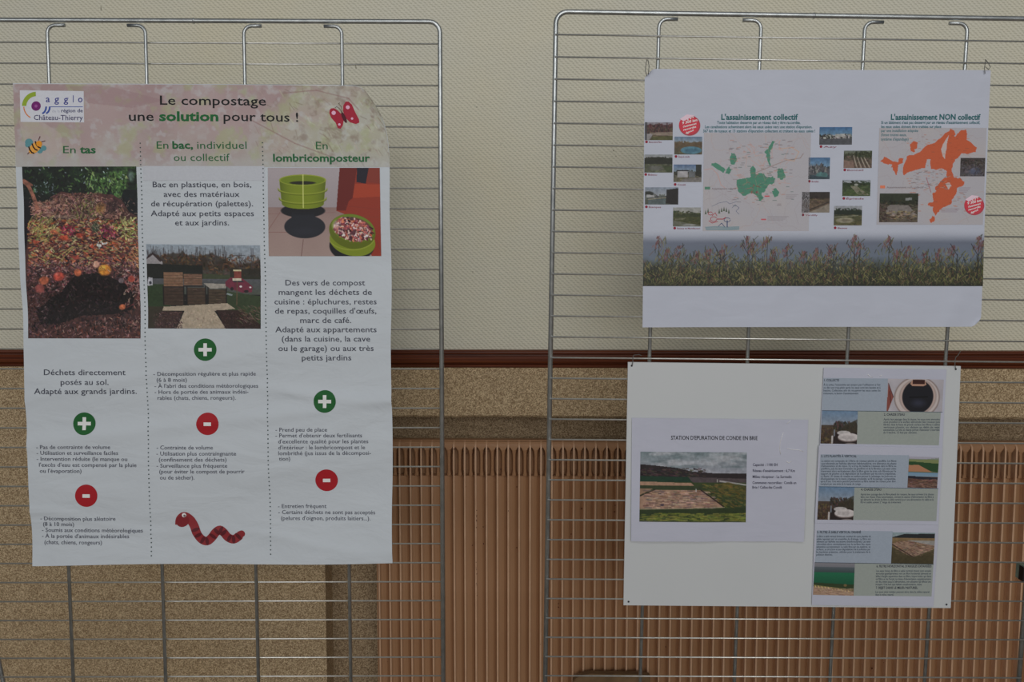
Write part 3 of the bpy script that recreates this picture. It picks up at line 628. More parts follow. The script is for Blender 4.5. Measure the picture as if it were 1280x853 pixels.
G1, G2, G3 = (106, 119, 26), (80, 90, 14), (126, 136, 46)
for y in np.arange(16, 46, .6):
    rx = 29.8-(y-16)*.10; cv.ell(44, y, rx, 6.6, G1, 1, .04)
shd = np.clip(abs(cv.x-44)/30, 0, 1)**3*((cv.y > 16) & (cv.y < 53) & (cv.x < 75)); msk = (abs(cv.c-np.array(G1)).sum(-1) < 14); cv.put(shd*msk, (58, 70, 14), .75)
for k in range(2):
    for i in range(30):
        a = math.pi*(i/30); b = math.pi*((i+1)/30); rx = 31.0-k*1.2; y = 26+k*11.5
        cv.ln(44+rx*math.cos(a), y+7*math.sin(a), 44+rx*math.cos(b), y+7*math.sin(b), 1.2, G3, .8); cv.ln(44+rx*math.cos(a), y+1.5+7*math.sin(a), 44+rx*math.cos(b), y+1.5+7*math.sin(b), .9, G2, .8)
cv.ell(44, 15.5, 30.2, 7.2, G3, 1, .04); cv.ell(44, 15.7, 28.8, 6.2, (96, 112, 24), 1, .05); cv.ell(44, 19, 18, 2.4, (24, 24, 16), .95, .2); cv.ln(44.5, 9, 44.5, 50, 1.3, (196, 200, 130), .75); cv.ell(44, 57.5, 22, 2.5, (14, 14, 20), .5, .5)
cv.ell(105, 98, 29, 20, (20, 20, 24), 1, .05); cv.ell(106, 92, 29.5, 19, G1, 1, .03, .2); cv.ell(106, 80, 30, 22, G2, 1, .03, .2); cv.ell(107, 76, 28, 17.5, (92, 110, 30), 1, .04, .2)
for i in range(20):
    a = math.pi*(.08+.8*i/20); b = math.pi*(.08+.8*(i+1)/20); cv.ln(105+29*math.cos(a), 87+16*math.sin(a), 105+29*math.cos(b), 87+16*math.sin(b), 1.4, G3, .9)
cv.ell(107, 77, 26, 15.5, (88, 50, 48), 1, .1, .2); cv.dabs(700, (82, 60, 133, 93, lambda x, y: ((x-107)/24.)**2+((y-77-.2*(x-107))/14.)**2 < 1), [(190, 160, 156), (150, 74, 66), (70, 30, 40), (206, 180, 170), (44, 24, 32), (180, 96, 72), (110, 44, 60)], (1, 4), (1, 2.4), (0, 3.1), .85)
cv.ell(86, 72, 7, 8, (190, 176, 176), .6, .8)
printed('photo_print', SL, [(335.2, 210), (475, 210), (476.6, 320.4), (336.6, 320.4)], cv, po, .0005, label='photograph of lime green worm composter trays')
# --- logo
lg = poly('logo', SL, [[(24.6, 112.8), (105.4, 114.3), (106.2, 153.4), (26.2, 152.6)]], .0005, ink((176, 178, 186)), po, label='white logo panel of the local authority')
def ring(cx, cy, r0, r1, a0, a1, n=14): return circ(cx, cy, r1, n, a0=a0, a1=a1)+circ(cx, cy, r0, n, a0=a1, a1=a0)
poly('logo_arc', SL, [ring(45.5, 132.6, 12.2, 17.8, 180, 268)], .0007, ink((122, 142, 46)), lg)
poly('logo_arc', SL, [ring(46, 133, 15.2, 16.6, 118, 178)], .0007, ink((176, 106, 62)), lg)
poly('logo_dot', SL, [circ(45.6, 132.8, 6, 24)], .0007, ink((96, 30, 92)), lg); poly('logo_dot', SL, [circ(45.6, 132.8, 2, 12)], .0008, ink((132, 70, 128)), lg)
poly('logo_swoosh', SL, stroke([(58.4, 134), (58, 137), (56.6, 140), (54.2, 142)], 2.2)+stroke([(63, 134), (62.6, 137), (61.2, 140), (59, 142)], 2.2)+stroke([(62, 133.8), (104.4, 134)], .8), .0007, ink((52, 72, 136)), lg)
lettering(SL, lg, (52, 56, 118), [('a', (57.8, 128), 63), ('g', (68.6, 128.2), 74.6), ('g', (80.4, 128.4), 86.2), ('l', (92, 128.3), 92.9), ('o', (98.4, 128.3), 104.2)], .0007, .012, 9.2)
lettering(SL, lg, (58, 60, 92), [('région de', (77.4, 140.8), 104.6, .02)], .0007, 0, 4.6)
lettering(SL, lg, (150, 152, 164), [('de la', (66, 140.8), 75.6)], .0007, 0, 3.4)
lettering(SL, lg, (52, 48, 84), [('Château-Thierry', (43, 150.2), 104.6, .01, 150.6)], .0007, 0, 6.6)
# --- bee
be = poly('bee', SL, [circ(36.5, 178, 5, ry=4.6), circ(35, 181, 3.4)], .0006, ink((78, 122, 130)), po, label='small orange and black bee drawing')
poly('wing', SL, [circ(50.4, 188.5, 3.6), circ(55, 185.5, 3.6, ry=3.4)], .0006, ink((78, 122, 130)), be)
poly('body', SL, [circ(44.6, 184.6, 10, ry=5.6, rot=-42)], .0008, ink((196, 138, 62)), be)
poly('stripe', SL, [s for c in ((37.4, 188.6), (41.6, 184.8), (45.6, 182)) for s in stroke([(c[0]-1, c[1]-4.8), (c[0]+.4, c[1]-1), (c[0]+3, c[1]+2.2), (c[0]+5.6, c[1]+3.2)], 1.7)], .0010, ink((40, 24, 22)), be)
poly('head', SL, [circ(49.4, 179.8, 3.6)], .0011, ink((204, 126, 34)), be); poly('antenna', SL, stroke([(48.6, 175.5), (50.6, 170.8)], .9)+stroke([(52.4, 177.4), (56.8, 176.4)], .9)+stroke([(37, 190.6), (35, 192.8)], .9), .0011, ink((78, 40, 50)), be)
# --- butterfly
bu = poly('butterfly', SL, [[(412.4, 138), (414, 136), (417.6, 135.4), (422, 138), (427, 143), (430, 150), (429, 157), (426, 161.4), (422.6, 160.6), (420, 154), (414.4, 147.6), (412, 142)]], .0006, ink((138, 32, 50)), po, label='crimson butterfly drawing with pink spots')
poly('wing', SL, [[(429, 139), (429.4, 132), (432.4, 127.2), (436, 127.2), (440, 131), (444, 140), (449, 149.6), (449.4, 153.6), (445, 155.4), (438, 153.4), (432, 147.6)]], .0006, ink((138, 32, 50)), bu)
poly('spot', SL, [circ(417.5, 141.5, 2.6), circ(435, 134.4, 2.4), circ(424.6, 156, 1.5), circ(440.4, 148.6, 1.5)], .0008, ink((206, 150, 172)), bu)
poly('body', SL, [circ(430.4, 147.3, 7.4, ry=2.2, rot=66)], .0009, ink((66, 24, 34)), bu); poly('antenna', SL, stroke([(427.6, 141), (424.6, 136), (421, 133.6), (419.4, 135)], .7)+stroke([(428, 141), (427, 134), (423.4, 129.6), (425, 129)], .6), .0007, ink((70, 60, 50)), bu)
# --- worm
wp = [(225, 656), (226, 649), (231, 645), (238, 649), (243, 657), (247, 667), (252, 674), (259, 676.6), (265, 672), (270, 665.5), (275, 662.6), (280, 666), (285, 672), (292, 674.6), (298, 671), (301, 667.6)]
sm = []
for i in range(len(wp)-1):
    for k in range(4):
        p = [np.array(wp[max(0, min(len(wp)-1, i+d))], float) for d in (-1, 0, 1, 2)]; t = k/4
        sm.append(tuple(.5*((2*p[1])+(-p[0]+p[2])*t+(2*p[0]-5*p[1]+4*p[2]-p[3])*t*t+(-p[0]+3*p[1]-3*p[2]+p[3])*t**3)))
sm.append(wp[-1])
wr = [9.0]+[10.5]*(len(sm)-2)+[9.5]
nl = []; nr = []
for i, p in enumerate(sm):
    a_ = sm[max(i-1, 0)]; b_ = sm[min(i+1, len(sm)-1)]; d_ = math.hypot(b_[0]-a_[0], b_[1]-a_[1]); nx_, ny_ = -(b_[1]-a_[1])/d_, (b_[0]-a_[0])/d_; r_ = 5.4 if i < len(sm)-3 else 4.6
    nl.append((p[0]+nx_*r_, p[1]+ny_*r_)); nr.append((p[0]-nx_*r_, p[1]-ny_*r_))
wormloop = nl+circ(sm[-1][0]+1, sm[-1][1], 4.4, 6, a0=60, a1=-120)+nr[::-1]
wo_ = poly('worm', SL, [wormloop], .0006, ink((118, 40, 44)), po, label='dark red striped worm drawing')
poly('segment', SL, [circ(*sm[i], 5.2, 14, ry=2.2, rot=math.degrees(math.atan2(sm[i+1][1]-sm[i-1][1], sm[i+1][0]-sm[i-1][0]))+90) for i in (18, 21, 25, 28, 33, 37, 41, 44, 49, 52, 56)], .0009, ink((78, 28, 34)), wo_)
poly('head', SL, [circ(229, 651, 8.4, 20, ry=7.4, rot=-30)], .0009, ink((106, 32, 38)), wo_); poly('eye', SL, [circ(231, 643.6, 2.7)], .0011, ink((198, 196, 198)), wo_); poly('pupil', SL, [circ(231.6, 644.4, 1.5)], .0013, ink((96, 80, 84)), wo_)
# --- plus and minus badges, dotted column rules
for (cx, cy, kind) in ((106, 529.6, 1), (257.8, 437, 1), (406.4, 501.8, 1), (109.8, 619, 0), (260.2, 529.8, 0), (408, 601, 0)):
    bd = poly('badge', SL, [circ(cx, cy, 14, 40)], .0005, ink((26, 78, 38) if kind else (138, 24, 32)), po, label='green plus badge' if kind else 'red minus badge')
    s = [[(cx-8.2, cy-2.2), (cx+8.2, cy-2.2), (cx+8.2, cy+2.2), (cx-8.2, cy+2.2)]] if kind else [[(cx-4.6, cy-2), (cx+4.6, cy-2), (cx+4.6, cy+2.4), (cx-4.6, cy+2.4)]]
    if kind: s += [[(cx-2.2, cy-8), (cx+2.2, cy-8), (cx+2.2, cy-2.2), (cx-2.2, cy-2.2)], [(cx-2.2, cy+2.2), (cx+2.2, cy+2.2), (cx+2.2, cy+8), (cx-2.2, cy+8)]]
    poly('sign', SL, s, .0008, ink((190, 192, 196)), bd)
for (xa, ya, xb, yb) in ((176.3, 179.5, 190.6, 694), (328.8, 179, 338.4, 693)):
    n = 96; poly('dotted_rule', SL, [circ(xa+(xb-xa)*i/n, ya+(yb-ya)*i/n, .86, 8) for i in range(n+1)], .0006, ink((50, 62, 62)), po)
# --- text
DK, GR, TX = (22, 24, 26), (32, 82, 50), (52, 54, 66)
L = lambda lines, col, cap, bold=0., lift=.0007: lettering(SL, po, col, lines, lift, bold, cap, .022)
L([('Le compostage', (201.2, 131.4), 333.4, .010, 132.4), ('une', (162.6, 151.6), 193.6, .010), ('pour tous !', (280.6, 151.6), 373.4, .010, 152.6)], DK, 12)
L([('solution', (200.5, 151.6), 274.2, .038, 151.8)], (26, 84, 46), 12.2)
L([('En', (79.8, 191.8), 95.6), ('tas', (100.8, 191.8), 120.8, .035)], GR, 9.6)
L([('En', (197, 186.2), 211.6), ('bac,', (216.6, 186.2), 242.4, .035), ('individuel', (247.6, 186.4), 309.2), ('ou collectif', (218.2, 201.6), 288)], GR, 9.6)
L([('En', (395.4, 186.8), 410), ('lombricomposteur', (342, 202.2), 462.8, .034)], GR, 9.8)
L([('Déchets directement', (56.8, 468.6), 158.8), ('posés au sol.', (78, 480.7), 138), ('Adapté aux grands jardins.', (44.8, 492.2), 172.2)], TX, 7.4, .004)
L([('Bac en plastique, en bois,', (192, 234.4), 315), ('avec des matériaux', (205.6, 246.4), 300.4), ('de récupération (palettes).', (189.8, 258.2), 317.2), ('Adapté aux petits espaces', (189.8, 270.4), 318.2), ('et aux jardins.', (220.2, 282), 287.4)], TX, 7.4, .004)
L([('Des vers de compost', (357, 356.9), 456.4), ('mangent les déchets de', (348.8, 368.7), 465), ('cuisine : épluchures, restes', (343.6, 380.5), 470.9), ("de repas, coquilles d'œufs,", (344.4, 392.1), 470.6), ('marc de café.', (375.8, 403.8), 439.2), ('Adapté aux appartements', (344.8, 415.3), 471), ('(dans la cuisine, la cave', (352.8, 427), 463), ('ou le garage) ou aux très', (348.6, 438.8), 467.2), ('petits jardins', (377.6, 450.6), 439.2)], TX, 7.4, .004)
S = lambda lines: L(lines, (62, 64, 76), 5.2, .004)
S([('- Pas de contrainte de volume', (47, 561), 139), ('- Utilisation et surveillance faciles', (47, 568.3), 149), ('- Intervention réduite (le manque ou', (47, 575.8), 160.6), ("l'excès d'eau est compensé par la pluie", (50, 583.2), 172.4), ("ou l'évaporation)", (51, 590.7), 103.4)])
S([('- Décomposition plus aléatoire', (51.4, 650.2), 145.8), ('(8 à 10 mois)', (54.5, 657.4), 93.6), ('- Soumis aux conditions météorologiques', (53, 664.8), 180), ("- À la portée d'animaux indésirables", (53, 672.2), 162.6), ('(chats, chiens, rongeurs)', (56.4, 679.8), 129)])
S([('- Décomposition régulière et plus rapide', (193.4, 469.6), 320), ('(6 à 8 mois)', (197, 477.2), 234.2), ("- À l'abri des conditions météorologiques", (194.2, 484.8), 322.8), ('- Hors de portée des animaux indési-', (194.2, 492.3), 310.6), ('rables (chats, chiens, rongeurs).', (197.6, 499.8), 294.8)])
S([('- Contrainte de volume', (197.2, 561.4), 267.4), ('- Utilisation plus contraingnante', (197.2, 568.8), 296.4), ('(confinement des déchets)', (200.4, 576.2), 284.6), ('- Surveillance plus fréquente', (197.6, 583.8), 285.6), ('(pour éviter le compost de pourrir', (201, 591), 307), ('ou de sécher).', (201.8, 598.6), 244.6)])
S([('- Prend peu de place', (345, 539.4), 409.2), ("- Permet d'obtenir deux fertilisants", (345, 546.6), 452.8), ("d'excellente qualité pour les plantes", (348.4, 554), 460.6), ("d'intérieur : le lombricompost et le", (348.8, 561.5), 456.6), ('lombrithé (jus issus de la décomposi-', (348.8, 568.6), 464), ('tion)', (349.6, 575.4), 363.4)])
S([('- Entretien fréquent', (347, 636), 407.5), ('- Certains déchets ne sont pas acceptés', (347.4, 643.5), 468.8), ("(pelures d'oignon, produits laitiers...).", (350.7, 650.9), 463)])

# ================================================================== sewerage poster (right, landscape)
def bf_R(px, py):
    z = .0012*np.sin(px/60.+1)+.0010*np.sin((px+py*.8)/33.)*np.clip(abs(py-235)/120-.4, 0, 1)+.0008*np.sin((px*.7-py)/19.)*np.clip((120-py)/30, 0, 1)
    z = z+.0016*np.exp(-((px-1195+.5*(py-380))/14.)**2)*np.clip((py-350)/30, 0, 1)
    return z
def rm_R(px, py):
    dz = 0*px
    for (qx, qy, sx_, sy_) in ((805.5, 86.5, 1, 1), (1226, 408.5, -1, -1)):      # two small dog-eared corners
        s = 11-(sx_*(px-qx)+sy_*(py-qy)); k = s > 0
        px = np.where(k, px+sx_*s*.5, px); py = np.where(k, py+sy_*s*.5, py); dz = np.where(k, np.minimum(s, 6)*.0004, dz)
    return px, py, dz
SR = Sheet(pR, -.0135, bf_R, rm_R)
M_P2 = paper_mat('poster_paper_bluish', (157, 161, 173), 14, .22)
qR = [(805.8, 86.5), (1238, 88), (1225.5, 408.5), (803, 409.4)]
pr = link('sewerage_poster', grid_mesh('sewerage_poster', SR, qR, 110, 82, 0), M_P2, label='landscape poster with green and orange maps above a strip of reeds, on the right grid', category='poster'); thick(pr, .0004)
# --- reeds strip
cv = Cv(426, 70, 2.0); cv.fill((157, 158, 173)); PW = (157, 161, 173)
cv.vg(0, 16, PW, (92, 98, 112)); cv.vg(16, 40, (92, 98, 112), (86, 96, 108)); cv.vg(40, 70.1, (86, 94, 98), (40, 42, 38))
cv.mul(cv.noise(40, 80, 3, 12), .06)
fade = np.clip(1-cv.y/14, 0, 1); cv.put(fade, PW, .8)
dens = lambda x: 30+5*math.sin(x/9.)+6*math.sin(x/23.+1)
hd = [(20, 7), (31, 23), (46, 19), (68, 26), (84, 22), (102, 17), (132, 7), (138, 15), (156, 7), (166, 23), (181, 18), (202, 26), (218, 22), (236, 18), (265, 6), (272, 15), (308, 7), (319, 24), (333, 19), (355, 26), (371, 22), (388, 18), (420, 7), (424, 12)]
cv.put(np.clip((cv.y-34-8*(cv.noise(18, 81)-.5)*2)/22, 0, 1), (34, 36, 28), .75)
for hx, hy in hd:
    for k in range(70):
        y = RNG.uniform(hy+4, 70); sp = 1.5+(y-hy)*.32; x = hx+RNG.normal(0, sp); c = [(70, 74, 44), (92, 92, 56), (52, 54, 38), (88, 66, 58), (36, 36, 30), (110, 106, 70)][RNG.integers(6)]
        an = RNG.uniform(-2.2, -.7); l = RNG.uniform(3, 8); cv.ln(x, y, x+l*math.cos(an), y+l*math.sin(an), RNG.uniform(.5, 1.1), c, .8)
for k in range(3400):
    x = RNG.uniform(0, 426); y = RNG.uniform(0, 1)**.6*40+30
    if y < dens(x)+4: continue
    c = [(76, 78, 44), (100, 100, 60), (50, 50, 34), (92, 64, 54), (30, 30, 24), (126, 118, 84), (40, 44, 36), (60, 62, 40)][RNG.integers(8)]
    an = RNG.uniform(-2.7, -.4); l = RNG.uniform(2, 7); cv.ln(x, y, x+l*math.cos(an), y+l*math.sin(an), RNG.uniform(.5, 1.0), c, .75)
for hx, hy in hd:
    cv.ln(hx-2, 60, hx, hy+8, .7, (44, 42, 36), .8)
    for k in range(26): t = RNG.uniform(0, 1); x = hx-4*t+RNG.normal(0, 1.2+1.5*t); y = hy+14*t; cv.ln(x, y, x-RNG.uniform(-1, 2), y+2.4, .9, [(96, 62, 66), (74, 48, 52), (110, 78, 76)][RNG.integers(3)], .75)
for bx in (96, 132, 238, 264, 392, 418): cv.ln(bx, 60, bx+1, 30, .9, (34, 32, 36), .85); cv.ln(bx+1, 32, bx-8, 17, .8, (34, 32, 36), .8); cv.ln(bx+1, 40, bx+8, 30, .8, (34, 32, 36), .7)
cv.put(np.clip((cv.y-62)/8, 0, 1)*.45, (34, 36, 30))
printed('photo_print', SR, [(804, 288), (1230.2, 288), (1228, 357.8), (803.5, 357.8)], cv, pr, .0003, label='wide photograph of a reed bed')
# --- small photographs with captions
def landscape(W, H, sky, sky2, hz, far, ground, extra=None, seed=0):
    cv = Cv(W, H, 2.0); g = np.random.default_rng(seed); cv.vg(0, H*hz, sky, sky2); cv.vg(H*hz, H+.1, far, ground)
    cv.dabs(int(W*H*.06), (0, H*hz-2, W, H*hz+3), [far, tuple(v*.7 for v in far), tuple(v*1.2 for v in far)], (1, 3), (1, 2), (0, 3), .8, 6)
    cv.dabs(int(W*H*.16), (0, H*hz+3, W, H), [ground, tuple(v*.75 for v in ground), tuple(v*1.2 for v in ground)], (1, 4), (.6, 1.4), (-.3, .3), .6, 6)
    if extra: extra(cv)
    cv.mul(cv.noise(3, seed, 2), .15); cv.c = cv.c*.72+cv.c.mean(-1, keepdims=True)*.12; return cv
def e1(c): c.dabs(150, (0, 3, 35, 14), [(84, 40, 44), (60, 34, 38), (40, 34, 34), (110, 70, 70)], (1, 3), (.6, 1.3), (1, 2), .8, 6); c.poly([(6, 13), (35, 12), (35, 17), (6, 16)], (140, 124, 110), .9); c.poly([(0, 14), (10, 15), (6, 22), (0, 22)], (150, 146, 150), .9); c.poly([(10, 18), (35, 17), (35, 22), (8, 22)], (84, 84, 44), .9); c.poly([(0, 0), (3, 0), (3, 22), (0, 22)], (60, 64, 70), .8)
def e2(c): c.poly([(0, 6), (14, 8), (35, 6), (35, 11), (0, 18)], (96, 78, 56), .8); c.ell(21, 17, 14, 5, (74, 124, 146), 1, .1); c.ell(21, 17, 10, 3, (54, 96, 118), .7, .4); c.poly([(0, 15), (8, 12), (4, 22), (0, 22)], (84, 76, 58), .8)
def e3(c): c.poly([(0, 6), (10, 3), (25, 3.5), (35, 7), (35, 12), (0, 12)], (40, 42, 34), 1); c.ell(14, 17, 12, 4, (96, 96, 94), .8, .6); c.poly([(22, 13), (35, 15), (35, 22), (28, 22)], (60, 72, 42), .8)
def e4(c): c.poly([(5, 8), (18, 8), (18, 16), (5, 16)], (164, 162, 166), 1); c.poly([(19, 8), (27, 9), (27, 16), (19, 16)], (100, 104, 108), 1); c.poly([(4, 7), (19, 7), (19, 8.4), (4, 8.4)], (44, 44, 48), 1); c.poly([(28, 0), (35, 0), (35, 16), (28, 14)], (40, 42, 36), .9); c.poly([(12, 18), (35, 16), (35, 22), (8, 22)], (120, 116, 114), .9)
def e5(c): c.poly([(27, 3), (42, 1), (42, 22), (26, 20)], (38, 36, 36), 1); c.ell(4, 8, 8, 3.5, (36, 38, 32), .9); c.poly([(2, 9), (12, 10), (12, 13), (2, 13)], (170, 170, 172), .9); c.poly([(4, 16), (26, 14), (26, 21), (4, 22)], (84, 100, 104), .9); c.ln(4, 15, 26, 13, .9, (170, 160, 140), .8)
def e6(c): c.poly([(0, 16), (20, 20), (35, 22), (35, 25), (0, 25)], (112, 114, 112), .6); c.ell(20, 22, 11, 2, (156, 156, 158), .7, .5); c.poly([(0, 9), (35, 8), (35, 12), (0, 12)], (50, 58, 36), .7); c.poly([(3, 14), (16, 13), (14, 15), (2, 16)], (120, 116, 96), .7)
def e7(c): c.dabs(110, (0, 9, 40, 14), [(180, 180, 178), (60, 64, 58), (140, 140, 136), (36, 40, 40)], (1, 3), (.7, 1.6), (0, 3), .9, 6); c.poly([(0, 15), (41, 14), (41, 22), (0, 22)], (74, 76, 82), 1); c.poly([(20, 9), (32, 8), (32, 12), (20, 13)], (184, 184, 180), .8)
def e8(c):
    c.poly([(0, 12), (14, 14), (14, 22), (0, 22)], (130, 104, 92), 1)
    for k in range(9): c.ln(10+k*2.2, 6+k*.4, 14+k*2.6, 21, .9, (176, 164, 150) if k % 2 else (70, 56, 48), .9)
    c.dabs(60, (14, 1, 34, 7), [(36, 44, 26), (60, 66, 40)], (1, 2), (1, 2), (0, 3), .8, 5)
def e9(c):
    c.poly([(0, 13), (5, 10), (8, 12), (10, 7), (12, 12), (16, 6), (20, 12), (26, 14), (26, 22), (0, 22)], (84, 84, 90), 1); c.ell(17, 22, 8, 4.5, (74, 120, 122), .95, .2)
    c.dabs(50, (2, 8, 22, 18), [(150, 150, 146), (50, 54, 60)], (1, 3), (.6, 1.2), (1.2, 1.8), .8, 5); c.poly([(0, 22), (26, 25), (26, 27), (0, 27)], (50, 66, 78), .9)
def e10(c): c.poly([(10, 8), (18, 8), (34, 19), (20, 19)], (134, 128, 110), .9); c.ell(17, 6, 3, 1.6, (176, 176, 170), .9); c.dabs(40, (18, 9, 34, 20), [(84, 96, 60), (60, 80, 40)], (1, 3), (.7, 1.4), (0, 1), .7, 5)
def e11(c): c.poly([(0, 0), (35, 0), (35, 8), (0, 8)], (46, 40, 36), .8); c.ln(3, 25, 36, 12, 1.1, (44, 40, 38), .9); c.poly([(8, 26), (36, 14), (36, 26)], (134, 124, 112), .9); c.ln(0, 10, 36, 10, .7, (110, 96, 70), .7)
def e12(c): c.poly([(0, 6), (16, 5), (35, 8), (35, 11), (0, 11)], (34, 44, 34), 1); c.ell(14, 18, 13, 4, (150, 144, 122), .9, .3); c.ell(15, 18, 8, 2, (110, 100, 80), .7, .4); c.ln(0, 14, 30, 12, .8, (150, 150, 130), .8)
PH = [((806, 153, 840.9, 175.4), (140, 138, 150), (130, 120, 128), .15, (80, 46, 48), (92, 84, 60), e1, 'Mont-Saint-Père', 806.6, 178.8, 827),
      ((843, 171, 877.8, 193.2), (96, 120, 150), (140, 156, 168), .35, (100, 80, 56), (88, 82, 60), e2, 'Étang du moulin', 843.4, 197, 862),
      ((805.4, 193.4, 840.5, 215.9), (140, 146, 150), (150, 152, 156), .2, (44, 46, 36), (92, 96, 74), e3, 'Bézu', 805.6, 219.6, 821),
      ((842, 205.8, 877, 227.7), (80, 106, 146), (130, 150, 170), .4, (60, 62, 56), (110, 104, 84), e4, 'Condé', 842.4, 232, 857),
      ((806.2, 234.3, 847.8, 255.8), (128, 140, 158), (150, 156, 164), .5, (84, 88, 84), (76, 82, 70), e5, 'Étampes', 806.4, 260, 826),
      ((841.3, 259.5, 876, 283.2), (150, 152, 150), (156, 156, 152), .28, (66, 72, 44), (76, 78, 42), e6, 'Essises et Montfaucon', 841.8, 286.6, 875),
      ((1024.7, 158.9, 1065.3, 180.9), (54, 100, 150), (100, 140, 172), .5, (90, 90, 88), (74, 76, 82), e7, 'Azy', 1025, 184.6, 1046),
      ((1055, 188.4, 1090, 210.2), (110, 118, 110), (96, 104, 80), .2, (60, 66, 46), (112, 92, 80), e8, 'Bonneil', 1054.6, 213.8, 1079),
      ((1011, 197, 1037.7, 224), (64, 108, 156), (110, 146, 176), .45, (70, 74, 84), (60, 80, 92), e9, 'Brasles', 1010.4, 228, 1023.6),
      ((1053.3, 225, 1088, 245.2), (140, 148, 160), (150, 154, 160), .18, (40, 54, 34), (70, 86, 48), e10, 'Épieds', 1053.4, 249.4, 1079.6),
      ((1002.8, 240, 1037.4, 265.8), (70, 66, 64), (60, 54, 50), .25, (70, 58, 46), (108, 88, 70), e11, 'Verdilly', 1002.4, 270, 1022),
      ((1042.8, 257.5, 1077.6, 281.9), (146, 150, 158), (150, 152, 158), .22, (40, 50, 36), (96, 90, 56), e12, 'Blesmes', 1042.6, 286.2, 1059)]
shR = lambda x: -.009-.031*(x-805)/430
for i, (r, s1, s2, hz, far, gr, ex, cap, cx0, cy0, cx1) in enumerate(PH):
    cv = landscape(r[2]-r[0], r[3]-r[1], s1, s2, hz, far, gr, ex, 90+i); k = shR(r[0])
    printed('photo_print', SR, rectq(*r, k, k), cv, pr, .0004)
    poly('marker', SR, [circ(cx0+1.4, cy0-1.3, 1.7, 12)], .0004, ink((120, 34, 48)), pr)
    lettering(SR, pr, (120, 70, 84), [(cap, (cx0+4.4, cy0), cx1)], .0005, .012, 2.1, k)
cv = landscape(47.8, 36, (50, 56, 40), (46, 52, 38), .3, (44, 48, 34), (96, 84, 70), lambda c: (c.poly([(8, 18), (14, 14), (36, 15), (47, 27), (10, 28)], (130, 122, 118), .95), c.dabs(110, (8, 22, 44, 32), [(150, 130, 96), (80, 60, 44), (136, 120, 110)], (1, 4), (.8, 1.6), (-.3, .6), .85, 8), c.poly([(32, 6), (40, 5), (40, 8), (32, 9)], (150, 152, 156), .8), c.dabs(90, (0, 12, 10, 36), [(56, 44, 36), (92, 76, 64)], (1, 3), (1, 1.8), (0, 3), .8, 6)), 120)
# --- maps
def mapcv(x0, y0, x1, y1, seed):
    cv = Cv(x1-x0, y1-y0, 1.9); cv.fill((149, 147, 153)); W, H = cv.W, cv.H
    cv.put(np.clip((cv.noise(40, seed)-.4)*3, 0, 1), (153, 148, 149), .6)
    g = np.random.default_rng(seed+1)
    for k in range(34):
        x, y = g.uniform(0, W), g.uniform(0, H); a = g.uniform(0, 6.28); c = (138, 130, 136) if k % 2 else (152, 132, 128)
        for s in range(18): 
            a += g.normal(0, .45); nx_, ny_ = x+3*math.cos(a), y+3*math.sin(a); cv.ln(x, y, nx_, ny_, .5, c, .5); x, y = nx_, ny_
    return cv
def jag(pts, amp, seed, sub=3):
    g = np.random.default_rng(seed); out = []
    for a, b in zip(pts, pts[1:]+pts[:1]):
        for k in range(sub):
            t = k/sub; out.append((a[0]*(1-t)+b[0]*t+(g.normal(0, amp) if k else 0), a[1]*(1-t)+b[1]*t+(g.normal(0, amp) if k else 0)))
    return out
def sc5(pts): return [(x/5.331+870-880, y/5.331+130-166) for x, y in pts]
cv5 = mapcv(880, 166, 1014, 289, 130); G_ = (60, 112, 92)
for k, p in enumerate(([(278, 505), (330, 495), (372, 485), (368, 440), (385, 412), (402, 430), (405, 470), (440, 460), (460, 465), (475, 490), (520, 480), (535, 500), (520, 530), (490, 540), (470, 580), (445, 600), (455, 635), (430, 645), (410, 610), (370, 595), (320, 612), (295, 590), (280, 550)], [(238, 325), (262, 335), (278, 365), (260, 405), (235, 400), (228, 360)], [(100, 398), (150, 400), (190, 425), (200, 445), (185, 460), (150, 440), (110, 410)], [(205, 440), (225, 415), (240, 440), (225, 470), (200, 462)], [(510, 245), (530, 250), (510, 300), (495, 320), (505, 410), (490, 400), (472, 350), (460, 320), (485, 295)], [(550, 435), (580, 428), (605, 480), (585, 505), (550, 495)], [(515, 580), (540, 560), (565, 585), (555, 615), (530, 620)])):
    cv5.poly(jag(sc5(p), .6, k), G_, .95)
g = np.random.default_rng(9)
for k in range(150):
    x, y = g.uniform(200, 650), g.uniform(240, 680); x, y = sc5([(x, y)])[0]; l = g.uniform(1.5, 5); cv5.ln(x, y, x+l, y, .8, [(90, 84, 90), (150, 96, 84), (120, 104, 110), (60, 80, 76)][g.integers(4)], .6)
for k in range(60):
    a, b = g.uniform(240, 640), g.uniform(250, 560); x, y = sc5([(a, b)])[0]; x2, y2 = x+g.normal(0, 7), y+g.normal(0, 7); cv5.ln(x, y, x2, y2, .6, (176, 120, 104), .4)
cv5.dabs(22, (8+52, 45+20, 8+62, 45+30), [(140, 60, 60), (90, 70, 60)], (1, 2), (.6, 1), (0, 3), .8, 6)
ptsl = sc5([(60, 440), (110, 430), (150, 470), (172, 540), (200, 560)]); [cv5.ln(*a, *b, .7, (176, 120, 108), .6) for a, b in zip(ptsl[:-1], ptsl[1:])]
ptsl = sc5([(400, 460), (520, 410), (610, 375), (700, 360), (720, 330)]); [cv5.ln(*a, *b, .8, (120, 96, 92), .7) for a, b in zip(ptsl[:-1], ptsl[1:])]
ptsl = sc5([(560, 300), (640, 290), (690, 320), (660, 380), (600, 370)]); [cv5.ln(*a, *b, .9, (170, 134, 110), .7) for a, b in zip(ptsl[:-1], ptsl[1:])]
for a in ((480, 615, 7), (460, 770, 6)): x, y = sc5([a[:2]])[0]; cv5.ln(x-2, y, x+3, y, 1.6, (170, 52, 60), .8)
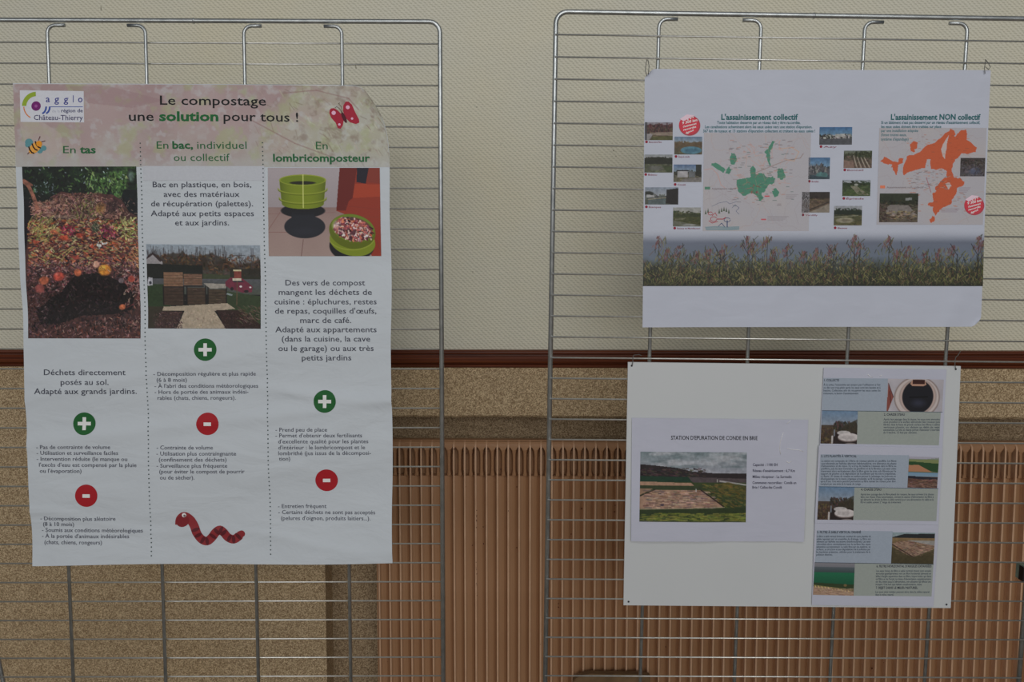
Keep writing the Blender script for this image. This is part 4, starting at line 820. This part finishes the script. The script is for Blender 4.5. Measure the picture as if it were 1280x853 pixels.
for (a, b, c, n) in ((610, 605, 690, 4), (490, 750, 630, 4)):
    for k in range(n): x, y = sc5([(a, b+k*9)])[0]; x2, _ = sc5([(c-k*12, 0)])[0]; cv5.ln(x, y, x2, y, .8, (124, 118, 124), .7)
mp1 = printed('map_print', SR, rectq(880, 166, 1014, 289, shR(880), shR(1014)), cv5, pr, .0004, label='pale map with green sewered districts')
def sc6(pts): return [(x/5.333+1090-1099, y/5.333+130-160) for x, y in pts]
cv6 = mapcv(1099, 160, 1233, 281, 140); O_ = (164, 74, 44)
for k, p in enumerate(([(58, 385), (85, 352), (130, 375), (180, 390), (190, 360), (215, 365), (215, 400), (180, 410), (180, 450), (165, 475), (150, 445), (135, 425), (140, 405), (100, 400)], [(255, 265), (275, 250), (305, 258), (300, 300), (275, 325), (258, 302)], [(215, 470), (220, 400), (235, 350), (300, 330), (350, 290), (420, 260), (470, 215), (520, 165), (550, 190), (555, 220), (590, 175), (625, 170), (630, 240), (660, 255), (700, 290), (700, 320), (640, 335), (600, 330), (560, 370), (545, 400), (540, 450), (555, 490), (600, 495), (628, 520), (620, 545), (580, 560), (575, 600), (545, 640), (540, 670), (490, 690), (465, 720), (440, 745), (425, 720), (425, 685), (385, 675), (385, 660), (425, 650), (415, 595), (440, 580), (430, 555), (480, 505), (510, 490), (500, 440), (470, 430), (430, 440), (400, 435), (395, 370), (370, 370), (360, 430), (300, 440), (240, 460), (225, 478)], [(400, 770), (430, 750), (438, 775), (415, 795)])): cv6.poly(jag(sc6(p), .7, 20+k), O_, .95)
for p in ([(512, 205), (480, 260), (462, 300), (475, 350), (492, 370), (500, 300)], [(500, 530), (525, 525), (542, 545), (520, 572)]): cv6.poly(jag(sc6(p), .4, 7), (164, 156, 156), .95)
g = np.random.default_rng(19)
for k in range(130):
    x, y = g.uniform(230, 640), g.uniform(200, 720); x, y = sc6([(x, y)])[0]; l = g.uniform(1.5, 4); cv6.ln(x, y, x+l, y, .7, [(150, 62, 36), (110, 70, 60), (170, 80, 50)][g.integers(3)], .5)
for k in range(60):
    x, y = sc6([(g.uniform(270, 520), g.uniform(440, 570))])[0]; l = g.uniform(1.5, 5); cv6.ln(x, y, x+l, y+g.normal(0, 1), .7, [(120, 110, 116), (160, 130, 120), (90, 88, 90)][g.integers(3)], .6)
a, b = sc6([(370, 490), (405, 590)]); cv6.ln(*a, *b, .7, (130, 60, 70), .8)
for (a, b, c, n) in ((595, 560, 670, 4), (480, 700, 600, 3)):
    for k in range(n): x, y = sc6([(a, b+k*10)])[0]; x2, _ = sc6([(c-k*9, 0)])[0]; cv6.ln(x, y, x2, y, .8, (124, 110, 122), .7)
printed('map_print', SR, rectq(1099, 160, 1233, 281, shR(1099), shR(1233)), cv6, pr, .0004, label='pale map with orange unsewered districts')
printed('photo_print', SR, rectq(1099.4, 242, 1147.4, 278, shR(1099), shR(1147)), cv, pr, .0006)
cv = landscape(31, 23, (70, 62, 62), (64, 58, 56), .2, (60, 52, 48), (84, 80, 88), lambda c: (c.ell(18, 16, 9, 6, (84, 92, 120), .8, .5), c.dabs(130, (0, 2, 31, 23), [(96, 84, 76), (48, 40, 40), (110, 104, 110)], (1, 4), (.6, 1.4), (0, 3), .6, 6)), 141)
printed('photo_print', SR, rectq(1200.2, 197.6, 1231.2, 220.6, shR(1200), shR(1230)), cv, pr, .0006)
# sketch of houses, pipes and river
sk = []
for k in range(5): sk += stroke([(881+g.uniform(0, 2), 284+k*.9), (895, 283.6+k*.9+g.normal(0, .2)), (910, 284+k*.9), (924, 283.4+k*.9)], .5)
poly('sketch', SR, sk, .0006, ink((84, 120, 130)), pr)
sk = []
for (x, y) in ((882, 263), (885, 261), (899, 262), (902, 260), (905, 259), (908, 260), (911, 262)): sk += [[(x-1.2, y+5), (x, y-1), (x+1.2, y+5)]]
poly('sketch', SR, sk, .0006, ink((74, 84, 72)), pr)
sk = stroke(circ(892, 274, 4, 12, ry=3), .7)+stroke(circ(888, 267, 3, 8, ry=2), .7)+stroke([(896, 274), (904, 274), (907, 272)], 1.0)+stroke([(886, 276), (890, 279), (897, 277)], .8)+stroke([(890, 270), (894, 266), (896, 270)], .7)
poly('sketch', SR, sk, .0006, ink((146, 56, 66)), pr)
sk = stroke(circ(909, 275, 4, 12, ry=2.6), .7)+stroke([(909, 276), (909, 284)], 1.2)+stroke([(898, 283), (902, 279), (906, 284)], .7)+stroke([(915, 260), (919, 256), (924, 260), (920, 264), (924, 268)], .4)+stroke([(890, 258), (898, 254), (908, 252), (912, 255), (921, 252)], .35)
poly('sketch', SR, sk, .0006, ink((62, 74, 104)), pr)
# red round stickers
for i, (cx, cy, r) in enumerate(((861, 156.4, 13.4), (1216.4, 256.6, 12.6))):
    st = poly('sticker', SR, [circ(cx+.9, cy+.6, r, 32, ry=r*.95)], .0007, ink((150, 60, 70)), pr, label='round red and white sticker')
    poly('disc', SR, [circ(cx, cy, r*.93, 32, ry=r*.86)], .0009, ink((170, 54, 66)), st)
    poly('flap', SR, [[(cx-r*.85, cy-r*.55), (cx-r*.2, cy-r*.98), (cx+r*.55, cy-r*.9), (cx-r*.5, cy-r*.35)]], .0012, ink((196, 168, 180)), st)
    for k, (w_, tt) in enumerate(((.48, 'Tri'), (.95, '9 300 km'), (.84, "d'assainissement"), (.8, 'raccordés'), (.5, 'égout'))):
        yy = cy-r*.5+k*r*.30; lettering(SR, st, (214, 196, 204), [(tt, (cx-r*w_*.75+1, yy+2), cx+r*w_*.75+1, .03, yy-2.2)], .0011, .03, 2.6 if k != 1 else 3.4)
TL = (34, 84, 88)
lettering(SR, pr, TL, [("L'assainissement collectif", (901.6, 149.6), 997.4)], .0006, .032, 7.2, -.014)
lettering(SR, pr, TL, [("L'assainissement NON collectif", (1113.2, 149.8), 1225)], .0006, .032, 7.2, -.03)
TS = (62, 98, 106)
lettering(SR, pr, TS, [('Toute habitation desservie par un réseau doit y être raccordée.', (896.4, 154.9), 1000.6), ("Les canalisations acheminent alors les eaux usées vers une station d'épuration.", (881.2, 160.2), 1015.4), ("367 km de tuyaux et 13 stations d'épuration collectent et traitent les eaux usées !", (878.8, 165.4), 1019)], .0006, .018, 3.7, -.014)
lettering(SR, pr, TS, [("Si un bâtiment n'est pas desservi par un réseau d'assainissement collectif,", (1101.2, 155), 1224.6), ('les eaux usées doivent être traitées sur place', (1101.2, 160.2), 1175.8), ('par une installation adaptée', (1101, 165.2), 1147), ('(fosse toutes eaux,', (1101, 170.3), 1132.6), ("système d'épandage)", (1100.8, 175.8), 1135)], .0006, .018, 3.7, -.03)
poly('legend_swatch', SR, [[(880.8, 233.6), (887.6, 233.6), (887.6, 237), (880.8, 237)]], .0006, ink((74, 112, 96)), pr); poly('legend_swatch', SR, [[(1099.8, 232), (1106, 232), (1106, 235.6), (1099.8, 235.6)]], .0006, ink((184, 104, 78)), pr)
lettering(SR, pr, (110, 100, 104), [('Assainissement collectif', (889.6, 237), 920), ('Assainissement non collectif', (1108, 235.4), 1154)], .0006, .01, 2.4)

# ================================================================== white board and sheets
BD = -.0150
SB = Sheet(pR, BD)
M_B = plain('white_board', (160, 163, 165), .45, .35, 0, .015, 5)
qB = [(785, 453), (1201, 458), (1188.4, 760.5), (779.4, 757)]
bo = link('display_board', grid_mesh('display_board', SB, qB, 4, 4, 0), M_B, label='plain white rectangular board hung below the map poster', category='board'); thick(bo, .004)
bo.data.shade_flat()
for (x, y) in ((789.6, 457.4), (1194.6, 461.6), (785.6, 752.4), (1183, 756)):
    poly('eyelet', SB, [circ(x, y, 1.25, 12)], .0006, ink((34, 34, 40)), bo)
shB = lambda x: -.02-.023*(x-785)/416
# single A4 sheet in a plastic sleeve
def bf_S(px, py): return .0015*(1+np.sin((px-790)/33.))*np.clip((py-520)/120, .15, 1)+.0006*(1+np.sin((px-790)/11.))*np.clip((py-600)/70, 0, 1)+.0006
SS = Sheet(pR, BD-.0015, bf_S)
M_S = paper_mat('sleeved_paper', (154, 156, 169), 14, .15, .4, .25)
qS = [(789.8, 522.5), (1010.2, 525), (1004, 677), (788.6, 676.4)]
s1 = link('information_sheet', grid_mesh('information_sheet', SS, qS, 60, 12, 0), M_S, label='landscape sheet titled station d\'epuration, on the left of the white board', category='sheet'); thick(s1, .0004)
cv = Cv(133, 87, 2.0); cv.vg(0, 26, (96, 108, 112), (128, 130, 140)); cv.put(np.clip((cv.noise(26, 150, 4, 7)-.42)*4, 0, 1)*(cv.y < 28), (146, 148, 154), .8); cv.put(np.clip((cv.noise(22, 151, 3, 6)-.55)*5, 0, 1)*(cv.y < 20), (84, 96, 100), .7)
cv.poly([(0, 15.5), (20, 17), (48, 20), (64, 24), (90, 26), (133, 27), (133, 34), (0, 36)], (36, 30, 32), 1); cv.dabs(160, (0, 20, 80, 30), [(64, 46, 48), (30, 26, 28), (54, 50, 40)], (1, 5), (.8, 1.6), (0, .3), .7, 5)
cv.poly([(0, 30), (60, 31), (66, 38), (0, 37)], (24, 46, 34), 1); cv.poly([(60, 31), (133, 33), (133, 42), (66, 38)], (66, 58, 60), 1); cv.poly([(0, 37), (133, 38), (133, 87), (0, 87)], (44, 54, 30), 1)
cv.ln(100, 36, 133, 40.6, 1.8, (140, 138, 138), .9); cv.poly([(88, 42), (110, 37), (133, 44), (133, 60), (108, 54)], (84, 72, 36), .7); cv.dabs(300, (78, 40, 133, 68), [(88, 82, 42), (52, 60, 30), (100, 80, 40), (40, 50, 28)], (2, 6), (.8, 1.6), (-.2, .5), .6, 5)
cv.poly([(0, 37), (64, 38.5), (68, 42), (0, 42)], (136, 108, 90), 1); cv.poly([(0, 42), (76, 43), (76, 47), (0, 47)], (42, 50, 32), 1)
cv.poly([(0, 56), (20, 47), (76, 47.5), (104, 68), (30, 71), (0, 71)], (130, 104, 88), 1); cv.poly([(0, 46), (16, 46), (0, 54)], (120, 96, 78), 1)
cv.dabs(420, (4, 48, 92, 70, lambda x, y: x < 76+(y-47)*1.3), [(150, 122, 106), (96, 72, 62), (120, 92, 78), (84, 74, 74), (160, 136, 120)], (2, 9), (.6, 1.6), (-.08, .1), .7, 6)
cv.ln(0, 55, 20, 46.5, 1.0, (40, 28, 26), .9); cv.ln(76, 47, 105, 67.5, 1.5, (36, 26, 24), .95); cv.ln(0, 71.5, 106, 68.5, .9, (150, 136, 116), .8)
cv.poly([(0, 73), (133, 69), (133, 77), (60, 78), (0, 79)], (36, 46, 26), .9); cv.dabs(420, (0, 76, 133, 87), [(96, 100, 44), (70, 80, 36), (112, 112, 52)], (3, 9), (.7, 1.4), (-.1, .1), .7, 5); cv.poly([(0, 85.4), (133, 86), (133, 87), (0, 87)], (60, 66, 58), .8)
cv.ell(28, 66, 3, 1.4, (50, 44, 60), .9); cv.ln(70, 46, 70, 49, .8, (190, 190, 196), .9); cv.ln(96.5, 34, 96.5, 37, 1, (160, 160, 150), .9); cv.mul(cv.noise(3, 155, 2), .12)
printed('photo_print', SS, [(800.4, 564.6), (933.4, 565.6), (932, 653), (798.8, 651.6)], cv, s1, .0004, label='photograph of gravel filter beds under a grey sky')
lettering(SS, s1, (26, 26, 34), [("STATION D'EPURATION DE CONDE EN BRIE", (838.6, 549.6), 946.8, .010, 550.2)], .0006, .010, 5.2)
lettering(SS, s1, (60, 60, 76), [('Capacité : 1100 EH', (940.8, 582.6), 971.6), ("Réseau d'assainissement : 6,7 Km", (940.8, 590), 993.2), ('Milieu récepteur : La Surmelin', (940.6, 597.6), 989), ('Communes raccordées : Condé en', (940.4, 605), 994.8), ('Brie / Celles-lès-Condé', (940.2, 610.8), 977)], .0006, .014, 3.5)
# three overlapping sheets
def three(q, depth, label, seed):
    sh = Sheet(pR, depth, lambda px, py: .0004+.0004*(1+np.sin((py+seed*9)/21.)))
    s = link('information_sheet', grid_mesh('information_sheet', sh, q, 10, 30, 0), M_S, label=label, category='sheet', group='sheets in a column on the white board'); thick(s, .0004)
    return sh, s
BLU, GRN = (129, 138, 150), (127, 133, 129)
M_TX = (60, 68, 80)
def para(sh, s, x0, x1, y0, dy, n, words, last=1.0, cap=2.6, k=-.03):
    rg = random.Random(int(x0+y0)); lines = []
    for i in range(n):
        t = words[i % len(words)]; lines.append((t, (x0+k*(i*dy), y0+i*dy), (x1 if i < n-1 else x0+(x1-x0)*last)+k*(i*dy)+ (rg.uniform(-3, 0) if x1-x0 < 60 else 0)))
    lettering(sh, s, M_TX, lines, .0006, .008, cap, .0)
# top sheet
shA, sA = three([(1029.6, 459.8), (1183, 462), (1177.6, 561), (1024.2, 559)], BD-.0022, 'top sheet of the column on the board, with a round black manhole photo', 0)
solid([(1029.2, 472.6), (1111, 473.4), (1108, 514), (1027.2, 513)], shA, BLU, 'blue_panel', sA)
solid([(1072, 513.6), (1175.8, 515.2), (1173, 556.8), (1070.4, 555)], shA, GRN, 'green_panel', sA)
cv = Cv(69, 41, 2.0); cv.fill((150, 146, 152)); cv.mul(cv.noise(14, 160), .1)
cv.ell(37, 23, 29, 27, (110, 96, 92), .9, .05); cv.ell(37, 23, 27.6, 25.6, (164, 154, 152), 1, .05); cv.ell(38, 22, 24, 23, (122, 108, 104), .8, .08); cv.ell(38, 22, 22.6, 22, (156, 138, 132), 1, .06); cv.ell(38, 22, 19.8, 21.4, (22, 22, 28), 1, .06); cv.ell(39, 30, 12, 7, (44, 46, 60), .8, .8)
cv.ln(28, 23, 50, 22, 1.6, (8, 8, 12), .9); cv.poly([(30, 2), (46, 2), (48, 7), (44, 9), (31, 9), (28, 6)], (150, 116, 100), 1); cv.poly([(31, 1), (46, 1), (46, 6.4), (31, 6.4)], (48, 24, 22), 1); cv.poly([(1, 6), (8, 23), (2, 41), (0, 41)], (110, 60, 54), 1); cv.ln(1, 6, 8, 23, .8, (60, 36, 40), .9); cv.ln(3, 16, 5, 30, 1, (60, 30, 30), .8)
printed('photo_print', shA, [(1109.6, 473.4), (1179.4, 474.6), (1177.2, 515.4), (1107.6, 514.4)], cv, sA, .0005, label='photograph of an open round manhole')
def tank(seed):
    cv = Cv(46, 41, 2.0); cv.vg(0, 18, (88, 110, 134), (116, 124, 136)); cv.vg(18, 41.1, (64, 54, 46), (44, 34, 30)); cv.dabs(160, (16, 13, 46, 24), [(44, 40, 34), (66, 50, 46), (34, 34, 28)], (1, 3), (1, 2), (1, 2), .8, 5); cv.poly([(30, 18), (46, 10), (46, 28), (24, 24)], (48, 44, 34), .7)
    cv.dabs(120, (0, 20, 18, 41), [(84, 70, 46), (56, 44, 36)], (1, 4), (.8, 1.6), (0, 3), .6, 6); cv.poly([(16, 27), (46, 27), (46, 41), (16, 41)], (34, 26, 26), .9)
    cv.ell(29, 27.5, 9, 3, (150, 146, 146), 1, .1); cv.ell(35, 33.4, 14, 5.6, (96, 84, 82), 1, .06); cv.ell(35, 32.4, 13.6, 5.2, (164, 158, 158), 1, .06); cv.ell(34, 32.6, 9, 3, (146, 140, 140), .7, .3); cv.ln(14.6, 32, 14.6, 40, 2.2, (160, 156, 156), .95); cv.ln(17, 24, 17, 31, 1.8, (100, 104, 112), .95); cv.ell(38, 41, 8, 1.6, (130, 122, 120), .8, .3); cv.mul(cv.noise(3, seed, 2), .1); return cv
printed('photo_print', shA, [(1027.4, 513.4), (1072, 514), (1070.6, 555.2), (1025, 554.4)], tank(161), sA, .0005, label='photograph of pale concrete tank covers')
poly('rule', shA, stroke([(1027.4, 513.3), (1177.6, 515.3)], .6), .0007, ink((60, 72, 84)), sA)
lettering(shA, sA, (40, 44, 56), [('1. COLLECTE', (1030, 476.8), 1048.6), ('2. CHASSE D\'EAU', (1104.6, 519.6), 1130.6)], .0006, .02, 3.0)
WA = ["À la suite, l'ensemble est amené par l'utilisation à l'air", 'ou dès son trop-plein après les eaux sont des bassins et à', "bassins. Collectées afin de récupérer les eaux usées du", "traitement, le bassin d'assainissement."]
para(shA, sA, 1029.2, 1100.4, 482.2, 3.6, 4, WA, .62)
WB = ["Après leur passage dans la chasse, les eaux sont envoyées", 'sous pression à la surface alimentée des roseaux puis', 'filtrées dans la fosse de grande surface des filtres à sables', 'verticaux plantés, on obtient un débit de rejet', "automatique. La mise en charge permet d'alimenter à intervalle", 'de 4 heures, 12 fois par semaine.']
para(shA, sA, 1104.2, 1174.4, 525.4, 3.3, 6, WB, .6)
# middle sheet
shB_, sB_ = three([(1023.2, 557), (1178, 559.6), (1172.8, 656), (1018.4, 654)], BD-.0036, 'middle sheet of the column on the board, with a long paragraph', 1)
solid([(1025.4, 568), (1136, 569.2), (1134, 609.2), (1023.2, 608.2)], shB_, BLU, 'blue_panel', sB_)
solid([(1067.6, 609.4), (1172.4, 611), (1170, 651.6), (1066, 650)], shB_, GRN, 'green_panel', sB_)
cv = Cv(37, 39, 2.0); cv.vg(0, 20, (110, 120, 110), (80, 84, 60)); cv.poly([(0, 3), (18, 3), (37, 1), (37, 0), (0, 0)], (140, 138, 150), 1); cv.poly([(0, 4), (37, 3), (37, 8), (0, 7)], (104, 112, 74), 1); cv.poly([(0, 6), (37, 8), (37, 19), (24, 17), (0, 10)], (36, 62, 36), 1); cv.poly([(0, 11), (12, 10), (30, 19), (0, 19)], (146, 104, 78), 1)
cv.vg(20, 25, (96, 124, 148), (110, 130, 146)); cv.vg(25, 39.1, (70, 56, 52), (96, 72, 62)); cv.poly([(0, 24), (37, 26), (37, 30), (0, 27)], (34, 32, 40), 1); cv.dabs(130, (0, 28, 37, 39), [(124, 96, 86), (64, 46, 42), (96, 66, 56)], (2, 6), (.6, 1.2), (-.2, .3), .7, 5)
printed('photo_print', shB_, [(1136, 570.6), (1173.4, 571.8), (1171, 610.6), (1134, 609.6)], cv, sB_, .0005, label='two small photographs of fields and filter beds')
printed('photo_print', shB_, [(1023.4, 608.8), (1067.8, 609.6), (1066.2, 650.2), (1021.2, 649.6)], tank(163), sB_, .0005, label='photograph of pale concrete tank covers')
poly('rule', shB_, stroke([(1023.2, 608.5), (1172.4, 610.8)], .7), .0007, ink((54, 76, 96)), sB_)
lettering(shB_, sB_, (40, 44, 56), [('3. LITS PLANTÉS À VERTICAL', (1026, 571.6), 1070.4), ("4. CHASSE D'EAU", (1076, 613.4), 1101.6)], .0006, .02, 3.0)
WC = ['La station est composée de 2 filtres de roseaux plantés en parallèle. Les filtres', 'sont alimentés par bâchées alternées hebdomadaires, une alternance de phases', "d'alimentation et de repos. Il y a trop de matières retenues dans le filtre ou", 'gravillons, puis les eaux traversent ces gravillons et de la filtration. Les eaux usées', 'traversent alors verticalement dans le filtre garni de trois sols filtrants par le', 'support de graviers et la dégradation de la pollution par les micro-organismes.', "s'y fixent. Un réseau de roseaux en surface permet le colmatage, les fourrures et", "développement sur la masse organique accumulée, au fil de passage. Compostées,", "après 8 ans. Une autre quantité permettant au filtre suivant de roseaux pour être", 'remplacé par une série de la masse de curage.']
para(shB_, sB_, 1026.4, 1120, 577.4, 3.2, 10, WC, .54)
WD = ['Après leur passage dans le filtre planté de roseaux, les eaux arrivent à la chasse', "dans une chasse d'eau automatique, ouvrant la station d'alimentation du filtre à", 'qui alimente les drains de filtre à sable vertical pour une alimentation du sable et la', 'filtre à sable suivant 2° étage du traitement.']
para(shB_, sB_, 1075.6, 1166.8, 619.2, 3.3, 4, WD, .56)
# bottom sheet
shC, sC = three([(1018.4, 652.6), (1173, 655), (1166.8, 758.6), (1014.6, 756.6)], BD-.0022, 'bottom sheet of the column on the board, with a green field photo', 2)
solid([(1020.8, 663), (1115.6, 664.2), (1113.8, 704), (1018.4, 703)], shC, BLU, 'blue_panel', sC)
solid([(1067.6, 703.6), (1166.4, 705.4), (1164.2, 745.8), (1067, 744.8)], shC, GRN, 'green_panel', sC)
cv = Cv(53, 39, 2.0); cv.vg(0, 8, (110, 126, 130), (134, 140, 146)); cv.poly([(0, 6), (14, 2), (28, 1.6), (53, 1), (53, 7), (24, 7), (0, 8)], (34, 36, 38), 1); cv.vg(7, 39.1, (112, 92, 66), (52, 50, 34)); cv.poly([(0, 14), (20, 10), (53, 12), (53, 20), (30, 30), (24, 29)], (122, 100, 86), 1); cv.dabs(220, (4, 10, 50, 28), [(146, 120, 104), (100, 78, 64), (88, 72, 60)], (2, 5), (.6, 1.2), (-.2, .6), .7, 5); cv.poly([(20, 10), (53, 10), (53, 16)], (128, 130, 130), .8); cv.ln(0, 15, 28, 31, 1.3, (50, 38, 34), .9); cv.ln(28, 31, 53, 21, 1.0, (60, 58, 40), .9); cv.poly([(0, 18), (28, 32), (53, 22), (53, 39), (0, 39)], (60, 54, 38), .8); cv.mul(cv.noise(3, 170), .12)
printed('photo_print', shC, [(1115.2, 665.4), (1168.4, 666.2), (1166.2, 705.2), (1113.4, 704.2)], cv, sC, .0005, label='photograph of a drained sand filter bed')
cv = Cv(51, 42, 2.0); cv.vg(0, 7, (112, 110, 116), (96, 98, 104)); cv.vg(6, 14, (74, 82, 88), (46, 60, 60)); cv.vg(13, 30, (30, 90, 64), (24, 70, 50)); cv.vg(28, 42.1, (60, 62, 40), (132, 110, 92)); cv.poly([(0, 26), (51, 28), (51, 34), (0, 30)], (40, 52, 32), .9); cv.poly([(0, 31), (20, 32), (51, 37), (51, 42), (0, 42)], (140, 116, 98), .9)
for k in range(11): cv.ln(2+k*4.2, 30+k*.55, 3+k*4.2, 32+k*.55, 1.0, (190, 170, 110), .85)
cv.ln(0, 29.5, 48, 35, .6, (160, 140, 90), .7); cv.dabs(90, (0, 33, 51, 42), [(160, 136, 118), (110, 86, 74)], (2, 5), (.6, 1.2), (-.1, .3), .6, 5); cv.ell(40, 29, 2.4, 2, (110, 90, 60), .8)
printed('photo_print', shC, [(1018, 702.8), (1068.2, 703.8), (1066.8, 744.8), (1016, 743.6)], cv, sC, .0005, label='photograph of a bright green field')
poly('rule', shC, stroke([(1018.4, 703.2), (1166.4, 705.4)], .6), .0007, ink((54, 66, 76)), sC)
lettering(shC, sC, (40, 44, 56), [('5. FILTRE À SABLE VERTICAL DRAINÉ', (1021, 666.6), 1075.8), ("6. FILTRE HORIZONTAL D'ARGILES EXPANSÉES", (1095.2, 709.2), 1164), ('7. REJET DANS LE MILIEU NATUREL', (1094.6, 736.2), 1146.8)], .0006, .02, 3.0)
WE = ['Le filtre à sable vertical drainé est constitué de cases plantées de', 'sable reposant sur un ensemble de drainage. Le filtre est', 'alimenté par bâchées successives (hebdomadaires). Les eaux', "s'écoulent alors verticalement sur la surface des cases", 'alimentées successivement. Le sable filtre par ses matières, en', 'surfaces, sa structure et aux dégradations de la pollution par', 'les bactéries présentes, utilisées pour le traitement de la', 'pollution dissoute.']
para(shC, sC, 1020.6, 1088, 671.6, 3.25, 8, WE, .3)
WF = ["Les eaux issues du filtre à sable vertical drainé sont ensuite", "envoyées gravitairement vers un filtre horizontal alimenté en", "billes d'argile expansées dans ce filtre, lequel traite qui dans", 'un filtre et de l\'azote ne laisse d\'alimentation supplémentaire', "sur des drains jusqu'à l'alimentation, une substance qui affecte une", 'récupéré. Il fait tout type habitats complémentaires, ruisse.']
para(shC, sC, 1094.8, 1163.6, 714.8, 3.4, 6, WF, .84)
para(shC, sC, 1094, 1162, 741.2, 3.4, 1, ['Les eaux ainsi traitées peuvent alors dans le milieu naturel.'], 1)
lettering(shC, sC, M_TX, [('dans le milieu naturel.', (1094, 744.6), 1117)], .0006, .008, 2.6)

# creases of the plastic sleeve, their glints put into a pale colour
M_GLINT = plain('glint_plastic', (196, 198, 206), .2, .6, 0, .02, 60, .6)
def crease(sh, parent, pts, w):
    me_v = []; P = np.array(pts, float); W = sh.pos(P[:, 0], P[:, 1], .0006)
    link('glint_crease', tube('crease', [tuple(v) for v in W], w, 5), M_GLINT, parent)
crease(SS, s1, [(979, 541), (976.5, 547), (974.6, 555), (974.4, 562), (975.4, 568)], .0005)
crease(SS, s1, [(983, 560.5), (990, 562), (998, 562.4), (1004, 564.6)], .0005)
crease(SS, s1, [(982.6, 576.6), (985.4, 578.4), (989, 576.8)], .0007)
crease(SS, s1, [(983, 530), (986.4, 527), (988, 526)], .0005)
crease(shA, sA, [(1084, 467.6), (1087, 470.6), (1090.4, 471.4)], .0006); crease(shA, sA, [(1099.6, 470.6), (1102, 468.6)], .0006)

# ================================================================== wire hooks, bench end in front of the radiator
M_HK = plain('thin_dark_wire', (78, 78, 76), .4, .5, 0, .1, 100)
def hook(pts, label, r=.0006, depth=-.018):
    W = [(float(pR.at(x, y, depth)[0]), depth+dy, float(pR.at(x, y, depth)[1])) for (x, y, dy) in pts]
    o = link('wire_hook', tube('wire_hook', W, r, 6), M_HK, None, label=label, category='hook', group='thin wire hooks'); o.matrix_world = pR.M
hook([(808.6, 95, .0005), (806.6, 88, 0), (808, 78, .002), (809.6, 73.4, .007), (811, 73.6, .009), (811.6, 82, .002), (810.4, 93, 0)], 'thin wire hook at the top left corner of the map poster')
hook([(1231.4, 92, 0), (1230.4, 85, 0), (1233, 76, .002), (1234.4, 73.2, .007), (1236, 78, .002), (1238, 84, 0), (1235.6, 87, 0), (1231.6, 83.6, 0)], 'thin wire loop at the top right corner of the map poster')
hook([(789.8, 457.6, 0), (791, 453, 0), (791.2, 447.6, .001), (793, 444.8, .007), (800, 444.2, .009), (803, 445.8, .009)], 'twisted wire tie at the top left corner of the white board')
hook([(1194.8, 461.8, 0), (1193.6, 456, 0), (1194.4, 450.6, .001), (1197, 448, .007), (1201, 445, .009), (1204, 440, .009)], 'twisted wire tie at the top right corner of the white board')
# sheets, posters and board stand in the frame of their grid
for o in list(bpy.data.objects):
    if o.parent is None and o.name.split('.')[0] in ('sewerage_poster', 'display_board', 'information_sheet'): o.matrix_world = pR.M
    if o.parent is None and o.name == 'composting_poster': o.matrix_world = pL.M
# dark wooden board standing low against the radiator
M_BN = plain('dark_wood', (92, 72, 50), .6, .3, 0, .25, 30)
d = -.050
xa, xb = wx(716, 846, d), wx(812, 846, d); zt = wz(770, 841, d)
V = []; n = 24; Fc = []; random.seed(8)
for i in range(n+1):
    t = i/n; x = xa+(xb-xa)*t; z = zt-.016*max(0, 1-t/.22)**2-.004*max(0, (t-.9)/.1)+random.uniform(-.0006, .0006)
    V += [(x, d-.012, z-.003), (x, d-.009, z), (x, d+.008, z), (x, d+.012, .0), (x, d-.012, .0)]
for i in range(n):
    for k in range(5): a = i*5+k; b = i*5+(k+1) % 5; Fc.append((a, a+5, b+5, b))
Fc += [(0, 1, 2, 3, 4), tuple(n*5+k for k in (4, 3, 2, 1, 0))]
bn = wobj('wooden_board', mesh('board', V, Fc), M_BN, None, label='dark brown wooden board standing low against the radiator, at the bottom edge', category='board')
build_text()
print('objects', len(bpy.data.objects), 'tris ~', sum(len(o.data.polygons) for o in bpy.data.objects if o.type == 'MESH')*2)
